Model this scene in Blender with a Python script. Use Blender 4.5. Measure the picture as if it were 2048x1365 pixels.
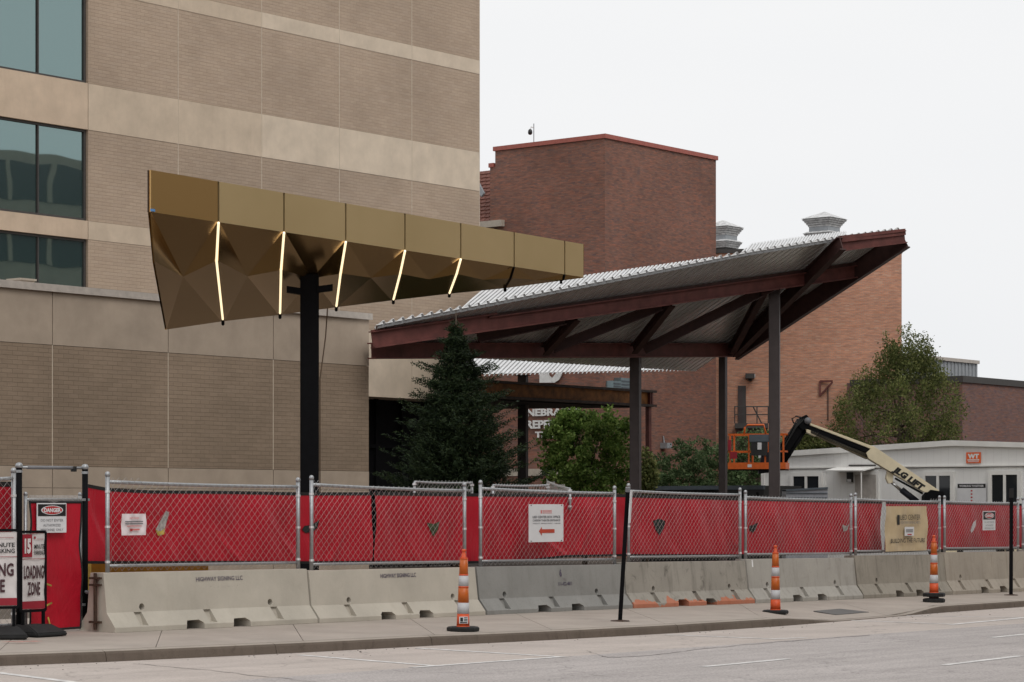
import bpy, bmesh, math, random
import numpy as np
from mathutils import Vector, Matrix
random.seed(7)
for o in list(bpy.data.objects): bpy.data.objects.remove(o)
S = bpy.context.scene
COL = S.collection
R = math.radians

# ------------------------------------------------------------------ camera, sky, sun, exposure
F = 4836.0          # focal length in photograph pixels (85 mm on a 36 mm frame, 2048 px wide)
HZ = 1010.0         # horizon row
E = 1.55            # eye height
cam = bpy.data.cameras.new('camera'); camo = bpy.data.objects.new('camera', cam); COL.objects.link(camo)
camo.location = (0, 0, E); camo.rotation_euler = (R(90), 0, 0)
cam.lens = 85.0; cam.sensor_width = 36.0; cam.shift_y = (HZ-682.5)/2048.0
cam.clip_start = 0.5; cam.clip_end = 6000
S.camera = camo
SUN_EL, SUN_AZ = 52.0, 150.0      # azimuth clockwise from the view direction
W = bpy.data.worlds.new('World'); S.world = W; W.use_nodes = True
nt = W.node_tree; nt.nodes.clear()
sky = nt.nodes.new('ShaderNodeTexSky'); sky.sky_type = 'NISHITA'; sky.sun_disc = False
sky.sun_elevation = R(SUN_EL); sky.sun_rotation = R(SUN_AZ); sky.dust_density = 6; sky.air_density = 1.0
hs = nt.nodes.new('ShaderNodeHueSaturation'); hs.inputs['Saturation'].default_value = 0.12
mixn = nt.nodes.new('ShaderNodeMix'); mixn.data_type = 'RGBA'; mixn.inputs[0].default_value = 0.93
tc = nt.nodes.new('ShaderNodeTexCoord'); nz = nt.nodes.new('ShaderNodeTexNoise'); nz.inputs['Scale'].default_value = 2.2; nz.inputs['Detail'].default_value = 3
mp = nt.nodes.new('ShaderNodeMapping'); mp.inputs['Scale'].default_value = (1, 1, 3)
cr = nt.nodes.new('ShaderNodeValToRGB')
cr.color_ramp.elements[0].position = .3; cr.color_ramp.elements[0].color = (9.05, 9.2, 9.4, 1)
cr.color_ramp.elements[1].position = .7; cr.color_ramp.elements[1].color = (9.75, 9.75, 9.78, 1)
bg = nt.nodes.new('ShaderNodeBackground'); bg.inputs['Strength'].default_value = 0.1
wo = nt.nodes.new('ShaderNodeOutputWorld')
L = nt.links.new
L(sky.outputs[0], hs.inputs['Color']); L(tc.outputs['Generated'], mp.inputs[0]); L(mp.outputs[0], nz.inputs[0]); L(nz.outputs[0], cr.inputs[0])
L(hs.outputs[0], mixn.inputs[6]); L(cr.outputs[0], mixn.inputs[7]); L(mixn.outputs[2], bg.inputs['Color']); L(bg.outputs[0], wo.inputs[0])
sun = bpy.data.lights.new('sun', 'SUN'); sun.energy = 0.9; sun.angle = R(25); sun.color = (1, .96, .9)
suno = bpy.data.objects.new('sun', sun); COL.objects.link(suno)
sd = Vector((math.sin(R(SUN_AZ))*math.cos(R(SUN_EL)), math.cos(R(SUN_AZ))*math.cos(R(SUN_EL)), math.sin(R(SUN_EL))))
suno.rotation_euler = sd.to_track_quat('Z', 'Y').to_euler(); suno.location = (0, 0, 60)
S.view_settings.view_transform = 'Standard'; S.view_settings.look = 'None'; S.view_settings.exposure = 0.0
S.view_settings.gamma = 1.0; S.view_settings.use_curve_mapping = False
S.cycles.max_bounces = 5; S.cycles.diffuse_bounces = 3; S.cycles.glossy_bounces = 3
S.cycles.use_denoising = True

# ------------------------------------------------------------------ frames of the place
def P(px, py, Y): return Vector(((px-1024)/F*Y, Y, E+(HZ-py)/F*Y))
TH = math.atan((4500-1024)/F)
D2 = Vector((math.sin(TH), math.cos(TH), 0)); N2 = Vector((D2.y, -D2.x, 0))     # along the street, towards the street
O2 = Vector(((205-1024)/F*28.6, 28.6, 0))
UP = Vector((0, 0, 1))
def ST(s, t, z=0.0): return O2+D2*s+N2*t+UP*z
def toST(p): r = Vector((p.x, p.y, 0))-O2; return r.dot(D2), r.dot(N2)
def zs(s, t): s = max(-60, min(90, s)); return .05-.01*s-.02*max(-3, min(4, t))
def zr(s): s = max(-60, min(90, s)); return -.125-.01*s
def hit(px, py, f):
    Y = 30.0
    for _ in range(80):
        s, t = toST(P(px, py, Y)); z = f(s, t); Y = .5*Y+.5*(E-z)*F/max(1, py-HZ)
    p = P(px, py, Y); return Vector((p.x, p.y, z))
def onwalk(px, py): return hit(px, py, zs)
def onroad(px, py): return hit(px, py, lambda s, t: zr(s))
def s_at(px, t):                       # s where the vertical through px meets the line t
    k = (px-1024)/F; a = O2+N2*t
    return (k*a.y-a.x)/(D2.x-k*D2.y)
def line_pt(px, py, t):                # point on the vertical plane t = const seen at px, py
    s = s_at(px, t); q = ST(s, t); return Vector((q.x, q.y, E+(HZ-py)/F*q.y))
def wall(V, px0, Z0):                  # a vertical plane whose horizontals vanish at V
    def f(px, py=None, zz=None):
        Y = Z0*(V-px0)/(V-px); X = (px-1024)/F*Y
        z = E+(HZ-py)/F*Y if py is not None else zz
        return Vector((X, Y, z))
    return f
def wdir(V): a = math.atan((V-1024)/F); return Vector((math.sin(a), math.cos(a), 0))
DB = wdir(4900); NB = Vector((DB.y, -DB.x, 0))       # the buildings' axes

# ------------------------------------------------------------------ materials
MATS = {}
def nodes(name):
    m = bpy.data.materials.new(name); m.use_nodes = True; n = m.node_tree; b = n.nodes['Principled BSDF']; MATS[name] = m
    return m, n, b
def ramp(n, fac, stops):
    r = n.nodes.new('ShaderNodeValToRGB'); r.color_ramp.interpolation = 'LINEAR'
    while len(r.color_ramp.elements) < len(stops): r.color_ramp.elements.new(.5)
    for e, (p, c) in zip(r.color_ramp.elements, stops):
        e.position = p; e.color = (c[0], c[1], c[2], 1) if not isinstance(c, (int, float)) else (c, c, c, 1)
    n.links.new(fac, r.inputs[0]); return r.outputs[0]
def noise(n, vec, scale, detail=4, rough=.55, dist=0):
    t = n.nodes.new('ShaderNodeTexNoise'); t.inputs['Scale'].default_value = scale; t.inputs['Detail'].default_value = detail
    t.inputs['Roughness'].default_value = rough; t.inputs['Distortion'].default_value = dist
    n.links.new(vec, t.inputs['Vector']); return t.outputs[0]
def mapping(n, vec, sc): 
    m = n.nodes.new('ShaderNodeMapping'); m.inputs['Scale'].default_value = sc; n.links.new(vec, m.inputs[0]); return m.outputs[0]
def pos(n): return n.nodes.new('ShaderNodeNewGeometry').outputs['Position']
def uvv(n): return n.nodes.new('ShaderNodeTexCoord').outputs['UV']
def mix(n, a, b, fac, mode='MIX'):
    m = n.nodes.new('ShaderNodeMix'); m.data_type = 'RGBA'; m.blend_type = mode
    for sock, v in ((m.inputs[0], fac), (m.inputs[6], a), (m.inputs[7], b)):
        if hasattr(v, 'links') or hasattr(v, 'is_linked'): n.links.new(v, sock)
        elif isinstance(v, (int, float)): sock.default_value = v if sock == m.inputs[0] else (v, v, v, 1)
        else: sock.default_value = (v[0], v[1], v[2], 1)
    return m.outputs[2]
def bump(n, b, h, strength=.3, dist=.01):
    x = n.nodes.new('ShaderNodeBump'); x.inputs['Strength'].default_value = strength; x.inputs['Distance'].default_value = dist
    n.links.new(h, x.inputs['Height']); n.links.new(x.outputs[0], b.inputs['Normal'])
def plain(name, col, rough=.6, metal=0, var=.12, scale=6, bmp=0, spec=.4):
    m, n, b = nodes(name); v = pos(n); f = noise(n, v, scale, 5)
    lo = [c*(1-var) for c in col]; hi = [min(1, c*(1+var)) for c in col]
    c = ramp(n, f, [(.3, lo), (.7, hi)]); n.links.new(c, b.inputs['Base Color'])
    b.inputs['Roughness'].default_value = rough; b.inputs['Metallic'].default_value = metal; b.inputs['Specular IOR Level'].default_value = spec
    if bmp: bump(n, b, noise(n, v, scale*8, 3), bmp, .01)
    return m
def concrete(name, col, stain=.35, streak=.3, speck=.2, dirt=(.12, .105, .09), orange=False):
    m, n, b = nodes(name); v = pos(n)
    base = ramp(n, noise(n, v, 1.3, 6, .6), [(.3, [c*.86 for c in col]), (.72, [c*1.1 for c in col])])
    st = ramp(n, noise(n, mapping(n, v, (5, 5, .5)), 1.6, 5, .65), [(.52, 0.), (.8, 1.)])
    sf = n.nodes.new('ShaderNodeMath'); sf.operation = 'MULTIPLY'; sf.inputs[1].default_value = streak; n.links.new(st, sf.inputs[0])
    c = mix(n, base, dirt, sf.outputs[0])
    st2 = ramp(n, noise(n, v, 3.1, 8, .7, 1.2), [(.56, 0.), (.72, 1.)])
    sf2 = n.nodes.new('ShaderNodeMath'); sf2.operation = 'MULTIPLY'; sf2.inputs[1].default_value = stain; n.links.new(st2, sf2.inputs[0])
    c = mix(n, c, dirt, sf2.outputs[0])
    sp = ramp(n, noise(n, v, 55, 2), [(.62, 0.), (.68, 1.)])
    sf3 = n.nodes.new('ShaderNodeMath'); sf3.operation = 'MULTIPLY'; sf3.inputs[1].default_value = speck; n.links.new(sp, sf3.inputs[0])
    c = mix(n, c, [x*.4 for x in col], sf3.outputs[0])
    if orange:
        sx = n.nodes.new('ShaderNodeSeparateXYZ'); n.links.new(uvv(n), sx.inputs[0])
        nn = noise(n, v, 2.3, 5, .6)
        a = n.nodes.new('ShaderNodeMath'); a.operation = 'MULTIPLY_ADD'; a.inputs[1].default_value = .55; n.links.new(nn, a.inputs[0]); a.inputs[2].default_value = -.18
        lt = n.nodes.new('ShaderNodeMath'); lt.operation = 'LESS_THAN'; n.links.new(sx.outputs[1], lt.inputs[0]); n.links.new(a.outputs[0], lt.inputs[1])
        mm = n.nodes.new('ShaderNodeMath'); mm.operation = 'MULTIPLY'; mm.inputs[1].default_value = .72; n.links.new(lt.outputs[0], mm.inputs[0])
        c = mix(n, c, (.5, .13, .05), mm.outputs[0])
    n.links.new(c, b.inputs['Base Color']); b.inputs['Roughness'].default_value = .85; b.inputs['Specular IOR Level'].default_value = .25
    bump(n, b, noise(n, v, 28, 6, .7), .25, .012)
    return m
def bricks(name, c1, c2, mortar, bw=.2, bh=.0677, ms=.01, patch=None, bumpd=.006, big=.25, moff=.5, varied=None, streaky=False):
    m, n, b = nodes(name); v = uvv(n)
    t = n.nodes.new('ShaderNodeTexBrick'); t.inputs['Scale'].default_value = 1; t.inputs['Brick Width'].default_value = bw
    t.inputs['Row Height'].default_value = bh; t.inputs['Mortar Size'].default_value = ms; t.inputs['Mortar Smooth'].default_value = .2
    t.inputs['Bias'].default_value = -.1; t.offset = moff
    n.links.new(v, t.inputs['Vector'])
    t.inputs['Color1'].default_value = (*c1, 1); t.inputs['Color2'].default_value = (*c2, 1); t.inputs['Mortar'].default_value = (*mortar, 1)
    c = t.outputs['Color']
    if patch:
        f = ramp(n, noise(n, mapping(n, v, (.9, 5, 1)), 1.2, 8, .75), [(.48, 0.), (.7, .7)])
        c = mix(n, c, patch, f)
        f = ramp(n, noise(n, mapping(n, v, (1.6, 11, 1)), 1.2, 4, .7), [(.32, .72), (.62, 1.12)])
        c = mix(n, c, f, .95 if streaky else .25, 'MULTIPLY')
    if varied:      # odd bricks of another burn, brick-sized cells
        vo = n.nodes.new('ShaderNodeTexWhiteNoise'); vo.noise_dimensions = '2D'
        sn = n.nodes.new('ShaderNodeVectorMath'); sn.operation = 'SNAP'; sn.inputs[1].default_value = (bw, bh, 1); n.links.new(v, sn.inputs[0])
        n.links.new(sn.outputs[0], vo.inputs['Vector'])
        f = ramp(n, vo.outputs[0], [(.93, 0.), (.96, .45)]); c = mix(n, c, varied, f)
    f2 = ramp(n, noise(n, v, big, 5, .6), [(.3, .82), (.7, 1.12)])
    c = mix(n, c, f2, 1.0, 'MULTIPLY')
    n.links.new(c, b.inputs['Base Color']); b.inputs['Roughness'].default_value = .9; b.inputs['Specular IOR Level'].default_value = .2
    inv = n.nodes.new('ShaderNodeMath'); inv.operation = 'SUBTRACT'; inv.inputs[0].default_value = 1; n.links.new(t.outputs['Fac'], inv.inputs[1])
    bump(n, b, inv.outputs[0], .6, bumpd)
    return m
def leafmat(name, lo, mid, hi, trans=.35):
    m, n, b = nodes(name)
    b.inputs['Coat Weight'].default_value = 0
    g = n.nodes.new('ShaderNodeNewGeometry')
    c = ramp(n, g.outputs['Random Per Island'], [(0, lo), (.55, mid), (1, hi)])
    c = mix(n, c, ramp(n, noise(n, g.outputs['Position'], .9, 3), [(.35, .7), (.65, 1.25)]), 1.0, 'MULTIPLY')
    n.links.new(c, b.inputs['Base Color']); b.inputs['Roughness'].default_value = .6; b.inputs['Specular IOR Level'].default_value = .15
    tr = n.nodes.new('ShaderNodeBsdfTranslucent'); n.links.new(c, tr.inputs[0])
    ms = n.nodes.new('ShaderNodeMixShader'); ms.inputs[0].default_value = trans
    out = n.nodes['Material Output']; n.links.new(b.outputs[0], ms.inputs[1]); n.links.new(tr.outputs[0], ms.inputs[2]); n.links.new(ms.outputs[0], out.inputs[0])
    return m

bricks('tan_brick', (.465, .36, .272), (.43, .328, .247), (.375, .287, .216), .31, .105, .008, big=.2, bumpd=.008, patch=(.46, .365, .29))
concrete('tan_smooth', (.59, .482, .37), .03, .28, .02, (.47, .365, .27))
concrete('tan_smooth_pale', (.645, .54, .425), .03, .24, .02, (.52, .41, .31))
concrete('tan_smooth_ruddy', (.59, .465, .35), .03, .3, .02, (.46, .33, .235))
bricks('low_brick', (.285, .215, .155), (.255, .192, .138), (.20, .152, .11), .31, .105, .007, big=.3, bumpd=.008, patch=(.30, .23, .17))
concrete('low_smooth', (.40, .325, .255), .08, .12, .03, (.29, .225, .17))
plain('joint_caulk', (.54, .455, .36), .8)
bricks('dark_red_brick', (.31, .138, .098), (.19, .106, .090), (.175, .13, .108), .2, .0677, .011, patch=(.37, .14, .088), varied=(.11, .085, .09), streaky=True)
bricks('orange_brick', (.63, .30, .185), (.50, .225, .145), (.43, .32, .26), .2, .0677, .012, patch=(.70, .32, .19), varied=(.58, .40, .30), streaky=True)
bricks('brown_brick', (.26, .125, .098), (.165, .108, .112), (.19, .155, .145), .2, .0677, .01, patch=(.31, .135, .09), varied=(.12, .09, .115), streaky=True)
plain('red_coping', (.36, .105, .08), .6)
plain('dark_coping', (.06, .055, .052), .6)
plain('stone', (.42, .37, .31), .8)
plain('coping_metal', (.50, .45, .40), .45, .3)
plain('grey_metal_siding', (.33, .35, .37), .5, .2)
plain('clay_tile', (.16, .06, .042), .7, 0, .3, 12)
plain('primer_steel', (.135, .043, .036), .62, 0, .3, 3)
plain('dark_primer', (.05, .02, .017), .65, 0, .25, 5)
plain('post_paint', (.062, .048, .047), .6, 0, .18, 3)
plain('post_dark', (.025, .018, .017), .6, 0, .18, 3)
plain('black_paint', (.004, .004, .005), .75, 0, .2, 9, 0, .12)
plain('black_rubber', (.012, .012, .012), .75, 0, .3, 14, .3)
plain('dark_glass', (.006, .005, .005), .2)
plain('rust_beam', (.20, .078, .018), .75, 0, .5, 3.5)
plain('rust_flange', (.05, .032, .026), .75, 0, .4, 5)
plain('rust_iron', (.05, .026, .016), .8, 0, .4, 40)
plain('deck_galv', (.74, .74, .74), .38, .6, .08, 2)
plain('galv', (.36, .37, .38), .42, .6, .15, 30)
plain('wire_galv', (.44, .42, .40), .5, .3, .12, 30)
plain('tie_band', (.72, .72, .72), .4, .5)
plain('white_paint', (.74, .74, .73), .6)
plain('sign_white', (.66, .66, .67), .5, 0, .05, 3)
plain('paper_white', (.70, .62, .63), .7, 0, .08, 10, .2)
plain('banner_white', (.62, .58, .57), .6, 0, .08, 9)
plain('sign_black', (.012, .012, .012), .5)
plain('faded_ink', (.085, .07, .10), .8, 0, .6, 60)
plain('sign_grey', (.18, .18, .19), .6)
plain('sign_red', (.45, .02, .02), .5)
plain('arrow_red', (.46, .06, .03), .5)
plain('pink_ink', (.62, .17, .16), .6)
plain('dark_red_print', (.28, .012, .025), .55)
plain('orange_paint', (.62, .115, .012), .45, 0, .1, 12)
plain('lift_cream', (.74, .65, .46), .45, 0, .06, 5)
plain('lift_grey', (.09, .11, .13), .5)
plain('chrome', (.7, .7, .7), .2, .9)
plain('trailer_white', (.72, .71, .69), .65, 0, .06, 1.5)
plain('trailer_trim', (.74, .73, .70), .6, 0, .06, 2)
plain('door_beige', (.40, .37, .34), .6)
plain('sign_orange', (.75, .13, .03), .5, 0, .05)
plain('yellow_board', (.36, .22, .02), .6, 0, .25, 5)
plain('dark_blue_plastic', (.012, .014, .022), .5)
plain('bark', (.07, .05, .035), .9, 0, .4, 20, .5)
plain('brass_vent', (.20, .26, .28), .4, .5)
plain('camera_black', (.02, .02, .02), .3)
plain('vent_hole', (.018, .02, .018), .9)
plain('plant_seen', (.05, .065, .03), .9, 0, .6, 30)
plain('ochre_seen', (.40, .30, .06), .8, 0, .5, 8)
plain('grey_seen', (.35, .33, .31), .8, 0, .4, 20)
plain('red_mark', (.42, .12, .10), .9, 0, .4, 20)
plain('line_paint', (.62, .60, .58), .8, 0, .3, 9)
plain('cable', (.12, .08, .05), .7)
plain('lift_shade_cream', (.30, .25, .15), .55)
plain('lift_grey_pale', (.30, .31, .34), .55)
plain('faint_ink', (.24, .22, .21), .9)
plain('sign_maroon', (.055, .018, .022), .6)
plain('vent_white', (.55, .55, .55), .6, 0, .35, 6)
plain('joint_dark', (.12, .105, .095), .9)
plain('blue_tape', (.10, .25, .5), .6)
concrete('barrier_cream', (.46, .422, .358), .10, .16, .10, (.24, .2, .15))
concrete('barrier_cream_b', (.47, .43, .365), .08, .12, .10, (.26, .22, .16))
concrete('barrier_grey', (.265, .26, .245), .22, .35, .35, (.13, .12, .105))
concrete('barrier_cracked', (.33, .305, .265), .8, .55, .3, (.07, .06, .05), True)
concrete('barrier_old_a', (.38, .36, .325), .3, .55, .25, (.14, .125, .105))
concrete('barrier_old_b', (.31, .28, .235), .4, .65, .3, (.12, .105, .085))
concrete('barrier_old_c', (.38, .335, .28), .3, .6, .3, (.17, .135, .10))
concrete('walk_concrete', (.375, .325, .282), .22, .05, .15, (.2, .17, .14))
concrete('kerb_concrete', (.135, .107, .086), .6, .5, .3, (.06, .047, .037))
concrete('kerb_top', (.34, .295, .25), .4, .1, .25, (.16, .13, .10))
concrete('plate_grey', (.13, .125, .12), .2, .1, .2)
concrete('gravel', (.10, .08, .062), .5, .2, .5)
def paved(name, col, streak, speck, dirt):
    # worn carriageway: wear runs along the street, with aggregate, stains and fine cracks
    m, n, b = nodes(name); v = pos(n)
    rt = n.nodes.new('ShaderNodeVectorRotate'); rt.rotation_type = 'Z_AXIS'; rt.inputs['Angle'].default_value = TH-math.pi/2; n.links.new(v, rt.inputs[0]); v2 = rt.outputs[0]
    c = ramp(n, noise(n, v, .8, 6, .6), [(.3, [x*.9 for x in col]), (.72, [x*1.07 for x in col])])
    f = ramp(n, noise(n, mapping(n, v2, (.12, 2.2, 1)), 1.5, 6, .7), [(.3, 1-streak), (.7, 1+streak*.5)]); c = mix(n, c, f, 1.0, 'MULTIPLY')
    f = ramp(n, noise(n, v, 38, 3, .7), [(.3, 1-speck), (.5, 1.), (.72, 1+speck*.6)]); c = mix(n, c, f, 1.0, 'MULTIPLY')
    f = ramp(n, noise(n, v, 1.7, 8, .75, 1.5), [(.58, 0.), (.74, .55)]); c = mix(n, c, dirt, f)
    vo = n.nodes.new('ShaderNodeTexVoronoi'); vo.feature = 'DISTANCE_TO_EDGE'; vo.inputs['Scale'].default_value = .28
    ds = n.nodes.new('ShaderNodeVectorMath'); ds.operation = 'ADD'; nn = n.nodes.new('ShaderNodeTexNoise'); nn.inputs['Scale'].default_value = 2.2; nn.inputs['Detail'].default_value = 5; n.links.new(v, nn.inputs[0]); n.links.new(v, ds.inputs[0]); n.links.new(nn.outputs[1], ds.inputs[1]); n.links.new(ds.outputs[0], vo.inputs[0])
    f = ramp(n, vo.outputs[0], [(.0, .55), (.006, .0)]); c = mix(n, c, [x*.35 for x in col], f)
    n.links.new(c, b.inputs['Base Color']); b.inputs['Roughness'].default_value = .85; b.inputs['Specular IOR Level'].default_value = .25
    bump(n, b, noise(n, v, 60, 4, .7), .35, .01); return m
paved('lane_concrete', (.475, .415, .375), .12, .2, (.27, .23, .20))
paved('asphalt', (.42, .382, .365), .16, .42, (.25, .225, .21))
leafmat('spruce_leaf', (.009, .017, .008), (.018, .032, .013), (.040, .058, .022), .12)
leafmat('maple_leaf', (.055, .105, .02), (.12, .19, .04), (.24, .32, .09), .42)
leafmat('pear_leaf', (.055, .075, .024), (.125, .145, .045), (.23, .235, .09), .45)
leafmat('shrub_leaf', (.055, .095, .04), (.115, .18, .075), (.22, .28, .14), .42)

m, n, b = nodes('gold_metal'); b.inputs['Metallic'].default_value = .6; b.inputs['Roughness'].default_value = .38
f = noise(n, mapping(n, pos(n), (1, 1, 1)), .6, 3)
n.links.new(ramp(n, f, [(.3, (.54, .405, .205)), (.7, (.60, .455, .24))]), b.inputs['Base Color'])
m, n, b = nodes('gold_soffit'); b.inputs['Metallic'].default_value = .92; b.inputs['Roughness'].default_value = .19
n.links.new(ramp(n, noise(n, pos(n), .6, 3), [(.3, (.50, .31, .115)), (.7, (.56, .36, .14))]), b.inputs['Base Color'])
m, n, b = nodes('gold_warm'); b.inputs['Metallic'].default_value = .82; b.inputs['Roughness'].default_value = .3
b.inputs['Base Color'].default_value = (.55, .35, .14, 1)
m, n, b = nodes('led_light'); b.inputs['Base Color'].default_value = (.9, .8, .6, 1); b.inputs['Emission Color'].default_value = (1, .80, .50, 1); b.inputs['Emission Strength'].default_value = 1.3
m, n, b = nodes('window_glass'); b.inputs['Base Color'].default_value = (.012, .035, .035, 1); b.inputs['Roughness'].default_value = .25
gl = n.nodes.new('ShaderNodeBsdfGlossy'); gl.inputs['Color'].default_value = (.62, .85, .84, 1); gl.inputs['Roughness'].default_value = .015
msh = n.nodes.new('ShaderNodeMixShader'); msh.inputs[0].default_value = .30
bp = n.nodes.new('ShaderNodeBump'); bp.inputs['Strength'].default_value = .025; bp.inputs['Distance'].default_value = .12
n.links.new(noise(n, pos(n), .55, 1), bp.inputs['Height']); n.links.new(bp.outputs[0], gl.inputs['Normal'])
n.links.new(b.outputs[0], msh.inputs[1]); n.links.new(gl.outputs[0], msh.inputs[2]); n.links.new(msh.outputs[0], n.nodes['Material Output'].inputs[0])
m, n, b = nodes('trailer_glass'); b.inputs['Base Color'].default_value = (.02, .022, .025, 1); b.inputs['Roughness'].default_value = .08
m, n, b = nodes('reflective_white'); b.inputs['Base Color'].default_value = (.46, .46, .47, 1); b.inputs['Roughness'].default_value = .5
m, n, b = nodes('cone_orange'); b.inputs['Roughness'].default_value = .5
n.links.new(ramp(n, noise(n, pos(n), 14, 5), [(.3, (.52, .065, .012)), (.7, (.66, .085, .015))]), b.inputs['Base Color'])
m, n, b = nodes('cone_band'); b.inputs['Roughness'].default_value = .4
n.links.new(ramp(n, noise(n, pos(n), 14, 5), [(.3, (.42, .09, .006)), (.7, (.52, .11, .008))]), b.inputs['Base Color'])
m, n, b = nodes('red_tarp'); b.inputs['Roughness'].default_value = .42; b.inputs['Specular IOR Level'].default_value = .4
v = pos(n); c = ramp(n, noise(n, v, 1.2, 4), [(.3, (.36, .004, .016)), (.7, (.47, .008, .024))])
n.links.new(c, b.inputs['Base Color']); bump(n, b, noise(n, mapping(n, v, (1, 1, .45)), 4, 5, .6, .6), .55, .05)
m, n, b = nodes('tan_vinyl'); b.inputs['Roughness'].default_value = .45
v = pos(n); n.links.new(ramp(n, noise(n, v, 3, 4), [(.3, (.46, .35, .21)), (.7, (.58, .46, .29))]), b.inputs['Base Color'])
bump(n, b, noise(n, mapping(n, v, (3, 3, .7)), 4, 3), .4, .03)
m, n, b = nodes('trailer_siding'); b.inputs['Roughness'].default_value = .6
v = uvv(n); wv = n.nodes.new('ShaderNodeTexWave'); wv.wave_type = 'BANDS'; wv.bands_direction = 'X'; wv.wave_profile = 'SAW'; wv.inputs['Scale'].default_value = 1.05
n.links.new(v, wv.inputs[0]); g = ramp(n, wv.outputs[1], [(.0, .0), (.04, 1.), (1, 1.)])
c = mix(n, (.60, .595, .58), (.78, .775, .755), g); n.links.new(c, b.inputs['Base Color']); bump(n, b, g, .4, .01)
def M(k): return MATS[k]

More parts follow.
